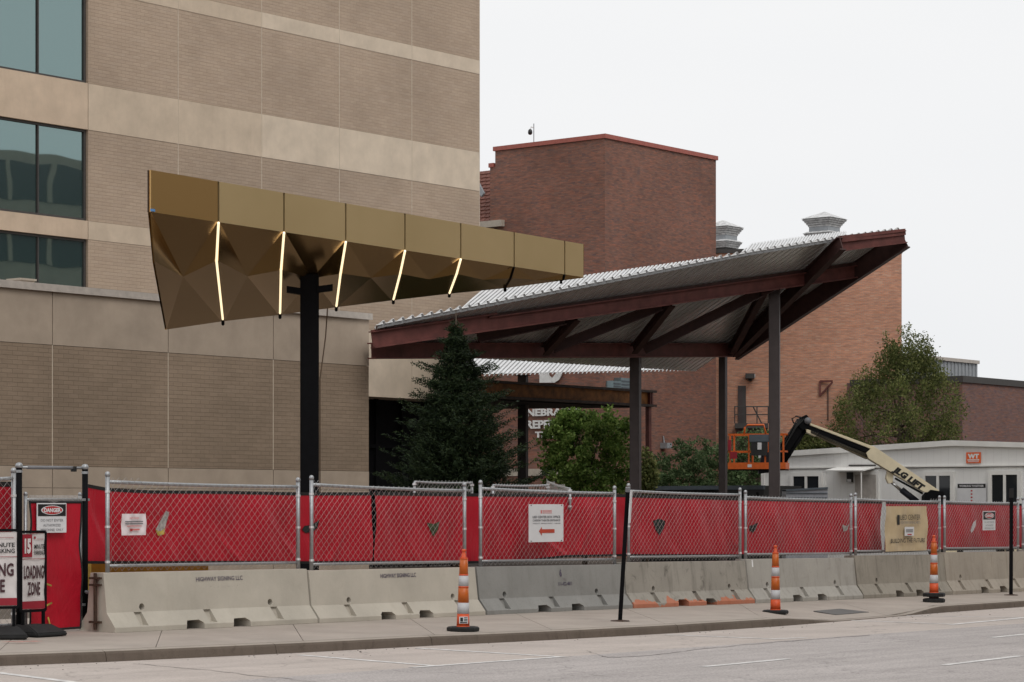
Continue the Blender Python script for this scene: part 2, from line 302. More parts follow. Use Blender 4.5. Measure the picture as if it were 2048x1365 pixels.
# ------------------------------------------------------------------ mesh helpers
WL = {}                                            # world location of a parent (roots are never rotated)
def wl(o): return WL.get(o.name, Vector((0, 0, 0))) if o else Vector((0, 0, 0))
class MB:
    def __init__(self): self.v = []; self.f = []; self.mi = []
    def add(self, vs, fs, mi=0):
        k = len(self.v); self.v += [tuple(p) for p in vs]; self.f += [tuple(i+k for i in q) for q in fs]; self.mi += [mi]*len(fs); return self
    def quad(self, a, b, c, d, mi=0): return self.add([a, b, c, d], [(0, 1, 2, 3)], mi)
    def poly(self, pts, mi=0): return self.add(pts, [tuple(range(len(pts)))], mi)
    def box(self, c, ex, ey, ez, mi=0):            # centre and three half-edge vectors
        c, ex, ey, ez = map(Vector, (c, ex, ey, ez))
        vs = [c+ex*i+ey*j+ez*k for i in (-1, 1) for j in (-1, 1) for k in (-1, 1)]
        fs = [(0, 1, 3, 2), (4, 6, 7, 5), (0, 4, 5, 1), (2, 3, 7, 6), (0, 2, 6, 4), (1, 5, 7, 3)]
        if ex.cross(ey).dot(ez) < 0: fs = [q[::-1] for q in fs]
        return self.add(vs, fs, mi)
    def bar(self, p, q, w, h, up=UP, mi=0):        # box along p-q, w across, h along up
        p, q = Vector(p), Vector(q); a = (q-p)*.5; x = a.normalized(); s = x.cross(up).normalized(); u = s.cross(x)
        return self.box((p+q)*.5, a, s*w*.5, u*h*.5, mi)
    def ibeam(self, p, q, w, h, tf=.03, tw=.02, up=UP, mi=0):
        p, q = Vector(p), Vector(q); x = (q-p).normalized(); s = x.cross(up).normalized(); u = s.cross(x)
        self.bar(p+u*(h/2-tf/2), q+u*(h/2-tf/2), w, tf, up, mi); self.bar(p-u*(h/2-tf/2), q-u*(h/2-tf/2), w, tf, up, mi)
        return self.bar(p, q, tw, h-2*tf-.002, up, mi)
    def tube(self, pts, r, n=8, cap=True, mi=0):
        pts = [Vector(p) for p in pts]; rs = r if isinstance(r, (list, tuple)) else [r]*len(pts); vs = []; fs = []
        for i, p in enumerate(pts):
            t = (pts[min(i+1, len(pts)-1)]-pts[max(i-1, 0)]).normalized()
            a = t.cross(Vector((0, 0, 1)) if abs(t.z) < .9 else Vector((1, 0, 0))).normalized(); b2 = t.cross(a)
            for k in range(n): th = 2*math.pi*k/n; vs.append(p+(a*math.cos(th)+b2*math.sin(th))*rs[i])
        for i in range(len(pts)-1):
            for k in range(n): fs.append((i*n+k, i*n+(k+1) % n, (i+1)*n+(k+1) % n, (i+1)*n+k))
        if cap: fs.append(tuple(range(n))[::-1]); fs.append(tuple(range((len(pts)-1)*n, len(pts)*n)))
        return self.add(vs, fs, mi)
    def lathe(self, c, prof, n=20, axis=UP, mi=0):  # prof: (radius, height)
        c = Vector(c); ax = Vector(axis).normalized(); a = ax.orthogonal().normalized(); b2 = ax.cross(a); vs = []; fs = []
        for r, h in prof:
            for k in range(n): th = 2*math.pi*k/n; vs.append(c+ax*h+(a*math.cos(th)+b2*math.sin(th))*r)
        for i in range(len(prof)-1):
            for k in range(n): fs.append((i*n+k, i*n+(k+1) % n, (i+1)*n+(k+1) % n, (i+1)*n+k))
        fs.append(tuple(range(n))[::-1]); fs.append(tuple(range((len(prof)-1)*n, len(prof)*n)))
        return self.add(vs, fs, mi)
    def prism(self, poly, ext, mi=0):              # closed polygon extruded by a vector
        poly = [Vector(p) for p in poly]; ext = Vector(ext); k = len(poly)
        vs = poly+[p+ext for p in poly]
        fs = [tuple(range(k))[::-1], tuple(range(k, 2*k))]+[(i, (i+1) % k, (i+1) % k+k, i+k) for i in range(k)]
        return self.add(vs, fs, mi)
    def build(self, name, mats, parent=None, smooth=False, uv=True, bevel=0):
        off = wl(parent)
        me = bpy.data.meshes.new(name); me.from_pydata([(a-off.x, b-off.y, c-off.z) for a, b, c in self.v], [], self.f)
        mats = mats if isinstance(mats, (list, tuple)) else [mats]
        for k in mats: me.materials.append(M(k) if isinstance(k, str) else k)
        if len(mats) > 1: me.polygons.foreach_set('material_index', self.mi)
        if smooth: me.polygons.foreach_set('use_smooth', [True]*len(me.polygons))
        me.update()
        if uv:
            l = me.uv_layers.new(name='UVMap'); dat = np.zeros(len(me.loops)*2, 'f')
            for p in me.polygons:
                nn = p.normal
                if abs(nn.z) > .75:
                    for li in p.loop_indices: c = me.vertices[me.loops[li].vertex_index].co; dat[2*li] = c.x+off.x; dat[2*li+1] = c.y+off.y
                else:
                    t = Vector((-nn.y, nn.x, 0)).normalized()
                    for li in p.loop_indices: c = me.vertices[me.loops[li].vertex_index].co+off; dat[2*li] = c.dot(t); dat[2*li+1] = c.z
            l.data.foreach_set('uv', dat)
        o = bpy.data.objects.new(name, me); COL.objects.link(o)
        if bevel:
            bm = bmesh.new(); bm.from_mesh(me); bmesh.ops.remove_doubles(bm, verts=bm.verts, dist=1e-5)
            bmesh.ops.bevel(bm, geom=[e for e in bm.edges if len(e.link_faces) == 2 and e.calc_face_angle(0) > .5], offset=bevel, segments=2, affect='EDGES', clamp_overlap=True)
            bm.to_mesh(me); bm.free()
        if parent: o.parent = parent; WL[o.name] = off
        return o
def tag(o, label=None, cat=None, group=None, kind=None):
    for k, v in (('label', label), ('category', cat), ('group', group), ('kind', kind)):
        if v: o[k] = v
    return o
def thing(name, loc, label, cat, group=None):
    o = bpy.data.objects.new(name, None); COL.objects.link(o); o.location = loc; o.empty_display_size = .2
    WL[o.name] = Vector(loc); return tag(o, label, cat, group)
def struct(mb, name, mats, **k): return tag(mb.build(name, mats, **k), kind='structure')
TXT = {}
def glyphs(s, bold=0):
    if (s, bold) in TXT: return TXT[(s, bold)]
    c = bpy.data.curves.new('t', 'FONT'); c.body = s; c.size = 1; c.offset = bold; c.resolution_u = 2
    o = bpy.data.objects.new('t', c); COL.objects.link(o)
    dg = bpy.context.evaluated_depsgraph_get(); me = bpy.data.meshes.new_from_object(o.evaluated_get(dg))
    vs = [tuple(v.co) for v in me.vertices]; fs = [tuple(p.vertices) for p in me.polygons]
    bpy.data.objects.remove(o); bpy.data.curves.remove(c); bpy.data.meshes.remove(me)
    TXT[(s, bold)] = (vs, fs); return vs, fs
def text(name, s, o, xd, w, h, mat, parent, nrm, bold=.02, upv=UP, ital=0, centre=True, split=False, th=0):
    """flat lettering: the string's box is fitted to w x h, centred on o, facing nrm"""
    vs, fs = glyphs(s, bold)
    if not vs: return
    x0 = min(v[0] for v in vs); x1 = max(v[0] for v in vs); y0 = min(v[1] for v in vs); y1 = max(v[1] for v in vs)
    sx = w/max(1e-6, x1-x0); sy = h/max(1e-6, y1-y0); mb = MB(); o, xd, nrm = Vector(o), Vector(xd), Vector(nrm)
    wv = [o+xd*((v[0]-x0)*sx-(w/2 if centre else 0)+ital*(v[1]-y0)*sy)+upv*((v[1]-y0)*sy-h/2)+nrm*.003 for v in vs]
    if not split: mb.add(wv, fs); return mb.build(name, mat, parent, uv=False)
    lab = list(range(len(wv)))                      # each letter a part of its own
    def root_(i):
        while lab[i] != i: lab[i] = lab[lab[i]]; i = lab[i]
        return i
    for q in fs:
        for i in q[1:]: lab[root_(i)] = root_(q[0])
    grp = {}
    for q in fs: grp.setdefault(root_(q[0]), []).append(q)
    for g in grp.values():
        idx = sorted({i for q in g for i in q}); mp_ = {j: k for k, j in enumerate(idx)}; mb = MB(); K = len(idx)
        top = [tuple(mp_[i] for i in q) for q in g]; ec = {}
        for q in top:
            for a, b in zip(q, q[1:]+q[:1]): ec[(a, b)] = 1
        side = [(a, b, b+K, a+K)[::-1] for (a, b) in ec if (b, a) not in ec] if th else []
        mb.add([wv[i]+nrm*th for i in idx]+([wv[i] for i in idx] if th else []), top+side); mb.build('letter', mat, parent, uv=False)
def plate(name, o, xd, w, h, nrm, mat, parent, th=.006, bevel=0):
    mb = MB(); mb.box(Vector(o)-Vector(nrm)*th, Vector(xd)*w/2, Vector(nrm)*th, UP*h/2); return mb.build(name, mat, parent, bevel=bevel)

# ================================================================== the setting: ground, road, kerb, pavement
KS = [-60, -20, -3.46, -2.25, .45, 2.75, 4.16, 5.14, 7.78, 10.64, 13.5, 17.59, 21.49, 90]
KT = [1.6, 1.8, 2.05, 2.33, 2.66, 2.80, 2.97, 3.07, 3.17, 3.12, 2.88, 2.42, 2.2, 2.2]
def tk(s): return float(np.interp(s, KS, KT))
def kh(s): return float(np.interp(s, [10.9, 12.8, 15.9, 17.4], [.12, .012, .012, .12]))
def sm(x): x = max(0, min(1, x)); return x*x*(3-2*x)
def zw(s, t): return zr(s)+.12+(zs(s, t)-zs(s, tk(s)))-(.12-kh(s))*sm((t-.9)/(tk(s)-.9))
mb = MB(); ss = [-2500, -60, -30, 0, 30, 60, 90, 2500]
for i in range(len(ss)-1):
    for t0, t1 in ((-2500, 2), (2, 2500)):
        mb.quad(*[ST(a, t, zr(a)-.06) for a, t in ((ss[i], t0), (ss[i], t1), (ss[i+1], t1), (ss[i+1], t0))][::-1])
struct(mb, 'ground', 'gravel')
tb = toST(onroad(1126, 1314))[1]
SL = [-60+3*i for i in range(51)]
def sheet(name, f0, f1, zf, mat, SL=SL):
    mb = MB()
    for a, c in zip(SL[:-1], SL[1:]):
        mb.quad(ST(a, f0(a), zf(a)), ST(c, f0(c), zf(c)), ST(c, f1(c), zf(c)), ST(a, f1(a), zf(a)))
        x = mb.f[-1]; mb.f[-1] = x[::-1]
    return struct(mb, name, mat)
sheet('parking_lane', lambda s: tk(s)-.12, lambda s: tb, zr, 'lane_concrete', [-60+1.0*i for i in range(151)])
sheet('road', lambda s: tb, lambda s: 17.0, zr, 'asphalt')
sheet('near_pavement', lambda s: 17.0, lambda s: 27.0, lambda s: zr(s)+.12, 'walk_concrete')
mb = MB()
for a, c in zip(SL[:-1], SL[1:]): mb.quad(ST(a, 17, zr(a)-.05), ST(a, 17, zr(a)+.12), ST(c, 17, zr(c)+.12), ST(c, 17, zr(c)-.05))
struct(mb, 'near_kerb', 'kerb_concrete')
# pavement slabs with open joints
walk = bpy.data.objects.new('pavement', None); COL.objects.link(walk); tag(walk, kind='structure')
jt = [((35, 1268), (2, 1296)), ((322, 1266), (312, 1292)), ((590, 1256), (606, 1281)), ((833, 1247), (866, 1268)), ((1057, 1240), (1095, 1257)), ((1275, 1228), (1322, 1246)), ((1486, 1213), (1530, 1235))]
J = []
for a, c in jt:
    s0, t0 = toST(onwalk(*a)); s1, t1 = toST(onwalk(*c)); k = (s1-s0)/(t1-t0); J.append((s0-k*t0, k))
J = [(J[0][0]-2.6*i, J[0][1]) for i in range(6, 0, -1)]+J
k0, c0 = J[-1]
J += [(k0+2.7*i, c0*max(0, 1-.4*i)) for i in range(1, 9)]
for (a0, ka), (b0, kb) in zip(J[:-1], J[1:]):
    mb = MB(); NU, NV = 5, 9; g = .006; vs = []
    for j in range(NV):
        for i in range(NU):
            u = i/(NU-1); v = j/(NV-1)
            t = 2.6
            for _ in range(6):
                s_ = (a0+ka*t)*(1-u)+(b0+kb*t)*u; t = -2.6+(tk(s_)-.165+2.6)*v
            s = (a0+ka*t+g)*(1-u)+(b0+kb*t-g)*u
            vs.append(ST(s, t, zw(s, t)))
    fs = [(j*NU+i, (j+1)*NU+i, (j+1)*NU+i+1, j*NU+i+1) for j in range(NV-1) for i in range(NU-1)]
    ring = list(range(NU))+[j*NU+NU-1 for j in range(1, NV)]+[(NV-1)*NU+i for i in range(NU-2, -1, -1)]+[j*NU for j in range(NV-2, 0, -1)]
    k = len(vs); vs += [vs[i]-UP*.12 for i in ring]; m_ = len(ring)
    fs += [(ring[i], ring[(i+1) % m_], k+(i+1) % m_, k+i) for i in range(m_)]
    mb.add(vs, fs); mb.f = [q[::-1] for q in mb.f]
    mb.build('slab', 'walk_concrete', walk)
# kerb stones
kerb = bpy.data.objects.new('kerb', None); COL.objects.link(kerb); tag(kerb, kind='structure')
kj = [toST(onwalk(*p))[0] for p in ((213, 1300), (560, 1287), (860, 1272), (1130, 1261), (1357, 1250), (1559, 1238))]
kj = [kj[0]-2.3*i for i in range(7, 0, -1)]+kj+[13.0, 15.7, 18.6, 21.0, 23.6, 26.2, 29]
for a, c in zip(kj[:-1], kj[1:]):
    mb = MB(); N_ = 7; rows = []
    for i in range(N_):
        s = a+.006+(c-a-.012)*i/(N_-1); h = kh(s); r = min(.035, h*.3); t = tk(s); w = random.uniform(-.006, .006); z0 = zr(s)
        prof = [(t-.155, z0-.1), (t-.155, z0+h+.001), (t-.03-r+w, z0+h), (t-.02-r*.3+w, z0+h-r*.3), (t-.015+w, z0+h-r), (t+.008, z0-.02)]
        rows.append([ST(s, tt, zz) for tt, zz in prof])
    n_ = 6
    for i in range(N_-1):
        for k in range(n_-1): mb.quad(rows[i][k], rows[i][k+1], rows[i+1][k+1], rows[i+1][k], 0 if k in (1, 2) else 1)
    mb.poly(rows[0][::-1], 1); mb.poly(rows[-1], 1)
    mb.build('kerb_stone', ['kerb_top', 'kerb_concrete'], kerb)
# painted lines and the crack along the lane edge
def stripe(name, a, c, w=.1, mat='line_paint', up=.004):
    p, q = onroad(*a), onroad(*c); x = (q-p).normalized(); y = Vector((-x.y, x.x, 0)); mb = MB(); K = 8
    for i in range(K):
        u, v = p+(q-p)*i/K, p+(q-p)*(i+1)/K
        mb.quad(u-y*w/2+UP*up, v-y*w/2+UP*up, v+y*w/2+UP*up, u+y*w/2+UP*up)
    return struct(mb, name, mat)
for a, c, w in (((600, 1311), (876, 1333), .1), ((822, 1336), (1128, 1314), .1), ((832, 1297), (1128, 1315), .1), ((-40, 1342), (160, 1367), .1), ((1330, 1270), (1555, 1279), .09),
             ((1542, 1279), (1612, 1276), .09), ((1690, 1241), (1900, 1249), .09), ((1810, 1232), (2048, 1236), .09), ((1900, 1250), (2050, 1236), .12), ((1406, 1334.5), (1576, 1318.5), .11),
             ((1888, 1331), (2042, 1312.5), .11), ((1984, 1276), (2060, 1268), .11)):
    stripe('road_marking', a, c, w)
random.seed(3)
def crack(pts, w=.02):
    mb = MB(); q = [onroad(*p) for p in pts]; out = []
    for a, c in zip(q[:-1], q[1:]):
        for i in range(8): out.append(a+(c-a)*i/8+Vector((random.uniform(-.03, .03), random.uniform(-.05, .05), 0)))
    out.append(q[-1])
    for a, c in zip(out[:-1], out[1:]):
        y = Vector((0, 1, 0))*random.uniform(.6, 1.4)*w
        mb.quad(a-y+UP*.003, c-y+UP*.003, c+y+UP*.003, a+y+UP*.003)
    return struct(mb, 'road_crack', 'joint_dark')
crack([(1176, 1302), (1196, 1311), (1215, 1316), (1300, 1312), (1390, 1300), (1480, 1291), (1580, 1283), (1740, 1271)], .022)
crack([(270, 1328), (400, 1340), (520, 1353), (640, 1366)], .012)
# grit and small litter lying in the gutter
mb = MB()
for k in range(110):
    s = random.uniform(-6, 24); t = tk(s)+abs(random.gauss(.02, .35))+.02; r = random.uniform(.003, .007); c = ST(s, t, zr(s)+r*.5); a = random.uniform(0, 3)
    mb.box(c, Vector((math.cos(a), math.sin(a), .1))*r*random.uniform(.7, 2), Vector((-math.sin(a), math.cos(a), 0))*r, UP*r*.5)
tag(mb.build('gutter_grit', 'joint_dark', uv=False), 'scattered dark grit and leaf litter along the gutter', 'grit', kind='stuff')
# faint red paint on the pavement and the grey plate in the ramp
p = onwalk(12, 1286); q = onwalk(78, 1285); mb = MB(); y = Vector((.1, .14, 0))
for i in range(5):
    u, v = p+(q-p)*i/5, p+(q-p)*(i+1)/5; j = Vector((0, random.uniform(-.1, .1), 0))
    mb.quad(u-y*.5+j+UP*.012, v-y*.5+j+UP*.012, v+y*.5+j+UP*.012, u+y*.5+j+UP*.012)
struct(mb, 'pavement_paint_mark', 'red_mark')
c = [hit(*q, zw) for q in ((1627, 1224), (1680, 1219.5), (1738, 1226), (1672, 1231.5))]
mb = MB(); cc = sum(c, Vector())/4
mb.prism([v+UP*.003 for v in c][::-1], UP*.012)
o = mb.build('ground_plate', 'plate_grey'); tag(o, 'flat dark grey metal plate set into the pavement ramp', 'plate')

# ================================================================== buildings
def along(C, dr, px):                  # distance from C along dr to the vertical through px
    k = (px-1024)/F; return (k*C.y-C.x)/(dr.x-k*dr.y)
def panel(mb, f, a, c, z0, z1, nrm, proud, depth=.25, gap=.012):
    A = f(a, zz=0); B = f(c, zz=0); x = (B-A).normalized(); A = A+x*gap; B = B-x*gap
    mb.box((A+B)/2+nrm*(proud-depth/2)+UP*(z0+z1)/2, (B-A)/2, nrm*depth/2, UP*(z1-z0)/2)
# ---- tall tan office block
TW = wall(4950, 959, 87.0); DT = wdir(4950); NT = Vector((DT.y, -DT.x, 0))
bp_ = [4950-1e4/(2.5056-.0822*i) for i in range(8)][::-1]      # bay joints
root = thing('office_block', TW(700, zz=-.6), 'tall tan office block with pale concrete bands and teal windows', 'building')
lv = [(3.69, 5.95, 's'), (5.95, 7.98, 'b'), (7.98, 8.54, 's'), (8.54, 11.28, 'b'), (11.28, 12.68, 's'), (12.68, 15.49, 'b'), (15.49, 15.99, 's'), (15.99, 19.5, 'b')]
core = MB(); A, B = TW(bp_[0], zz=0)-NT*.28, TW(bp_[-1], zz=0)-NT*.28-DT*.02
core.prism([A+UP*(3.69+E+.02), B+UP*(3.69+E+.02), B-NT*14+UP*(3.69+E+.02), A-NT*14+UP*(3.69+E+.02)][::-1], UP*(19.48-3.69))
core.build('wall', 'tan_smooth', root)
def window(f, a, c, z0, z1, nrm, root, name='window', panes=2, fr=.07, rec=.10, fm='dark_coping', gm='window_glass'):
    A = f(a, zz=0); B = f(c, zz=0); x = (B-A).normalized(); A += x*.015; B -= x*.015; w = (B-A).length
    mb = MB(); ce = (A+B)/2-nrm*(rec+.04); h = z1-z0
    for z in (z0+fr/2, z1-fr/2): mb.box(ce+UP*z, x*w/2, nrm*.06, UP*fr/2)
    for k in range(panes+1):
        q = A+x*(fr/2+(w-fr)*k/panes)-nrm*(rec+.04); mb.box(q+UP*(z0+z1)/2, x*fr/2*(.6 if 0 < k < panes else 1), nrm*.058, UP*(h/2-fr-.001))
    win = mb.build(name, fm, root)
    for k in range(panes):
        u0 = fr+(w-fr)*k/panes; u1 = (w-fr)*(k+1)/panes
        q = MB(); q.box(A+x*(u0+u1)/2-nrm*(rec+.05)+UP*(z0+z1)/2, x*(u1-u0)/2*.985, nrm*.012, UP*(h/2-fr-.003)); q.build('pane', gm, win)
    return win
for i in range(len(bp_)-1):
    a, c = bp_[i], bp_[i+1]
    for z0, z1, k in lv:
        if i <= 1 and k == 'b' and z0 < 15.9: window(TW, a, c, z0+E, z1+E, NT, root); continue
        mb = MB(); panel(mb, TW, a, c, z0+E+.004, z1+E-.004, NT, .008 if k == 's' else .0)
        mb.build('concrete_panel' if k == 's' else 'brick_panel', (['tan_smooth_ruddy', 'tan_smooth_ruddy', 'tan_smooth', 'tan_smooth', 'tan_smooth_pale', 'tan_smooth_pale', 'tan_smooth_pale', 'tan_smooth'][i]) if k == 's' else 'tan_brick', root)
    if i > 1:
        mb = MB(); q = TW(c, zz=0); mb.box(q-NT*.008+UP*(5.95+19.4+2*E)/2, DT*.015, NT*.012, UP*(19.4-5.95)/2); mb.build('joint_seal', 'joint_caulk', root)
# dark recessed entrance under it
mb = MB(); a, c = TW(640, zz=0)-NT*1.2, TW(955, zz=0)-NT*1.2
for k in range(7):
    p = a+(c-a)*k/6; mb.box(p+UP*(2.25), DT*.06, NT*.06, UP*(3.0))
mb.box((a+c)/2+UP*3.6, (c-a)/2, NT*.05, UP*.06)
mb.build('entrance_mullion', 'black_paint', root)
mb = MB(); mb.box((a+c)/2-NT*.08+UP*2.3, (c-a)/2, NT*.03, UP*2.93); mb.build('entrance_glazing', 'black_paint', root)
mb = MB(); mb.box((a+c)/2+NT*.5+UP*(3.69+E+.1), (c-a)/2, NT*.6, UP*.06); mb.build('entrance_soffit', 'black_paint', root)
# ---- low tan lobby block
LWf = wall(4900, 738, 66.1); DL = wdir(4900); NL = Vector((DL.y, -DL.x, 0))
bl = [4900-1e4/(2.4027-.1058*i) for i in range(7)][::-1]
root = thing('lobby_block', LWf(400, zz=-.5), 'low tan brick block with pale top band behind the gold canopy pole', 'building')
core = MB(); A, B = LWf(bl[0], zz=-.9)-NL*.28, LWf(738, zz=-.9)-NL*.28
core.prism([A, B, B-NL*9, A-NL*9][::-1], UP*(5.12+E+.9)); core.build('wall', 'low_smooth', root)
for i in range(len(bl)-1):
    a, c = bl[i], bl[i+1]
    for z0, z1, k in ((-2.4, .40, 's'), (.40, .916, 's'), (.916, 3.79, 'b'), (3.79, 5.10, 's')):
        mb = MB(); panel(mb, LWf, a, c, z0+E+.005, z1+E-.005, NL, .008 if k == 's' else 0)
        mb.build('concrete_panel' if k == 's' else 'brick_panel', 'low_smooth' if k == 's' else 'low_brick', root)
    if i < len(bl)-2:
        mb = MB(); q = LWf(c, zz=0); mb.box(q-NL*.008+UP*((.916+3.79)/2+E), DL*.013, NL*.012, UP*(3.79-.916)/2); mb.build('joint_seal', 'joint_caulk', root)
A, B = LWf(bl[0], zz=0), LWf(738, zz=0)+DL*.05
mb = MB(); mb.box((A+B)/2-NL*.1+UP*(5.165+E), (B-A)/2, NL*.19, UP*.06); mb.box((A+B)/2+NL*.075+UP*(5.08+E), (B-A)/2, NL*.02, UP*.03)
mb.build('parapet_coping', 'coping_metal', root)
# side wall of the block
mb = MB(); C_ = LWf(738, zz=0)
for z0, z1, k in ((-2.4, .916, 0), (.916, 3.79, 1), (3.79, 5.10, 0)): mb.box(C_-NL*4.4+DL*.0-DL*.13+UP*((z0+z1)/2+E), NL*4.25, DL*.14, UP*((z1-z0)/2-.004), k)
mb.build('side_wall', ['low_smooth', 'low_brick'], root)
# roof vent behind the parapet
p = LWf(152, zz=0)-NL*2.0; z0 = 5.1+E
root = thing('roof_vent_box', p+UP*z0, 'small pale box vent on the low roof beneath the lowest office window', 'vent')
mb = MB(); mb.box(p+UP*(z0+.18), DL*.22, NL*.22, UP*.2); mb.build('body', 'coping_metal', root)
mb = MB(); mb.box(p+UP*(z0+.4), DL*.26, NL*.26, UP*.025); mb.build('cap', 'stone', root)

# ---- dark red brick stage tower
C0 = P(1209.7, 1010, 110.0); C0.z = 0
lenR = along(C0, DB, 1432); lenL = along(C0, -NB, 990.4); lenL2 = along(C0, -NB, 979.5); lenW = along(C0, -NB, 860)
ztop = P(1209.7, 268, 110).z
root = thing('stage_tower', C0+UP*-1, 'tall windowless dark red brick tower with bright red coping', 'building')
def vol(mb, C, r, l, z0, z1, r0=0, l0=0): # box in the building axes: r along DB, l along -NB
    a = C+DB*r0-NB*l0
    mb.prism([a+UP*z0, C+DB*r-NB*l0+UP*z0, C+DB*r-NB*l+UP*z0, C+DB*r0-NB*l+UP*z0], UP*(z1-z0))
mb = MB(); vol(mb, C0, lenR, lenL, -1, ztop-.2); mb.build('wall', 'dark_red_brick', root)
z2 = P(985, 327, C0.y-NB.y*lenL2).z
mb = MB(); vol(mb, C0+DB*.02, lenR-1.2, lenL2, -1, z2-.2, 0, lenL+.002); mb.build('stepped_wall', 'dark_red_brick', root)
z3 = P(975, 456, C0.y-NB.y*lenL2).z
mb = MB(); vol(mb, C0+DB*.02, 9, lenW, -1, z3, 0, lenL2+.004); mb.build('wing_wall', 'dark_red_brick', root)
mb = MB(); vol(mb, C0-DB*.08+NB*.08, lenR+.16, lenL+.16, ztop-.2, ztop); mb.build('coping', 'red_coping', root)
mb = MB(); vol(mb, C0-DB*.03, lenR-1.1, lenL2+.06, z2-.2, z2, 0, lenL+.09); mb.build('coping', 'red_coping', root)
mb = MB(); vol(mb, C0-DB*.25, 9, lenW, z3, z3+.3, 0, lenL2-.9); mb.build('stone_ledge', 'stone', root)
# tiled roof slope above the ledge, tile by tile in courses
rt = mb = MB(); base = C0-NB*(lenL2+.1)+DB*.15+UP*(z3+.3); l_ = lenW-lenL2-.1
zr_top = P(962, 340, C0.y-NB.y*lenL2+3).z-(z3+.3); NR = 14
sl = (DB*2.6+UP*zr_top); nrm = (-NB).cross(sl).normalized(); nrm = nrm if nrm.dot(NB-DB) > 0 or nrm.z > 0 else -nrm
nrm = (UP*2.6-DB*zr_top).normalized()
mb = MB(); mb.prism([base, base-NB*l_, base-NB*l_+sl, base-NB*.95+sl, base+sl*.74], DB*.15); mb.build('roof_slope', 'clay_tile', root)
mb = MB()
for r in range(NR):
    for k in range(int(l_/.3)):
        q = base-NB*(.15+.3*k+(.15 if r % 2 else 0))+sl*((r+.5)/NR)+nrm*.05
        if (r+.5)/NR > .74 and (.15+.3*k) < .95*((r+.5)/NR-.74)/.26+.1: continue
        mb.box(q, -NB*.135, sl*.5/NR*1.0+nrm*-.02, nrm*.03)
o = mb.build('roof_tile', 'clay_tile', root, uv=False); o['kind'] = 'stuff'
mb = MB(); q = C0-NB*(lenL+.9)-DB*.1+UP*(P(985, 372, 114).z); mb.box(q, NB*.25-UP*.4, DB*.06, (UP*.5+NB*.5)*.16); mb.build('roof_flashing', 'grey_metal_siding', root)
# limestone course low on the left face
zb = P(1068, 945, 112).z; mb = MB(); a = C0+UP*zb
mb.box(C0-NB*lenW/2-DB*.03+UP*zb, -NB*lenW/2, DB*.06, UP*.16); mb.build('stone_course', 'stone', root)
# lettering and emblem on the left face (they face -DB)
def lface(px, py): k = along(C0, -NB, px); q = C0-NB*k; return Vector((q.x, q.y, E+(HZ-py)/F*q.y))-DB*.06
LX = NB      # reading direction, left to right seen from the street
def lsize(px0, px1): return (lface(px1, 900)-lface(px0, 900)).length
let = thing('theatre_lettering', lface(1110, 880), 'white metal letters of the theatre name on the dark brick wall', 'lettering')
for s_, x0, x1, y0, y1 in (('NEBRASKA', 1056, 1166, 817, 832), ('REPERTORY', 1055, 1175, 840, 857), ('THEATRE', 1073, 1152, 863, 875)):
    text('letter_row', s_, (lface(x0, (y0+y1)/2)+lface(x1, (y0+y1)/2))/2, LX, lsize(x0, x1), (y1-y0)*112/F, 'white_paint', let, -DB, .035, split=True, th=.05)
em = thing('wall_emblem', lface(1105, 770), 'large white block emblem on the brick wall under the steel deck edge', 'emblem')
mb = MB(); mb.prism([lface(1082, 766), lface(1107, 766), lface(1097, 742), lface(1097, 700), lface(1082, 700)], -DB*.06); mb.build('emblem_block', 'white_paint', em)
mb = MB(); arc = [(1112, 766), (1121, 760), (1126, 750), (1128, 738), (1128, 700), (1117, 700), (1117, 738), (1114, 748), (1107, 757), (1100, 752), (1108, 766)]
mb.prism([lface(*q) for q in arc], -DB*.06); mb.build('emblem_hook', 'white_paint', em)
# wall units on the right face
def rface(px, py): k = along(C0, DB, px); q = C0+DB*k; return Vector((q.x, q.y, E+(HZ-py)/F*q.y))
for x0, x1, y0, y1, lab in ((1212, 1228, 763, 790, 'small blue grey louvred wall unit low beside its taller neighbour'), (1228, 1246, 757, 790, 'taller dark grey louvred wall unit on the brick tower')):
    p = rface((x0+x1)/2, y1); wv_ = (rface(x1, y0)-rface(x0, y0)).length/2; h = (y1-y0)*111/F/2
    t_ = thing('wall_unit', p, lab, 'vent', 'louvred units on the brick tower')
    mb = MB(); mb.box(p+NB*.2+UP*h, DB*wv_, NB*.2, UP*h); mb.build('housing', 'brass_vent', t_)
    for k in range(4): mb = MB(); mb.box(p+NB*.41+UP*(h*.4+k*h*.4), DB*wv_*.85, NB*.012, UP*.03); mb.build('slat', 'lift_grey', t_)
# camera mast
p = C0-NB*along(C0, -NB, 1057)+DB*.4+UP*ztop
t_ = thing('roof_camera', p, 'security camera hanging from a thin mast on the brick tower', 'camera')
mb = MB(); mb.tube([p, p+UP*.95], .025, 6); mb.build('mast', 'grey_metal_siding', t_)
mb = MB(); mb.tube([p+UP*.75, p+UP*.8-Vector((.12, 0, 0)), p+UP*.68-Vector((.17, 0, 0))], .025, 6); mb.build('bracket', 'white_paint', t_)
mb = MB(); mb.lathe(p+UP*.42-Vector((.17, 0, 0)), [(.02, 0), (.085, .03), (.11, .1), (.1, .2), (.05, .27)], 12); mb.build('dome', 'camera_black', t_, True)
# wall light low on the tower
p = rface(1325, 892); t_ = thing('wall_light', p, 'grey floodlight low on the dark brick wall above the shrubs', 'lamp', 'wall lights')
mb = MB(); mb.box(p+NB*.2, DB*.2, NB*.2, UP*.13); mb.build('housing', 'grey_metal_siding', t_)
mb = MB(); mb.tube([p+UP*.12+NB*.1, p+UP*.45+NB*.05], .03, 6); mb.build('stem', 'grey_metal_siding', t_)
mb = MB(); mb.box(p+NB*.41-UP*.02, DB*.16, NB*.01, UP*.08); mb.build('lens', 'grey_metal_siding', t_)

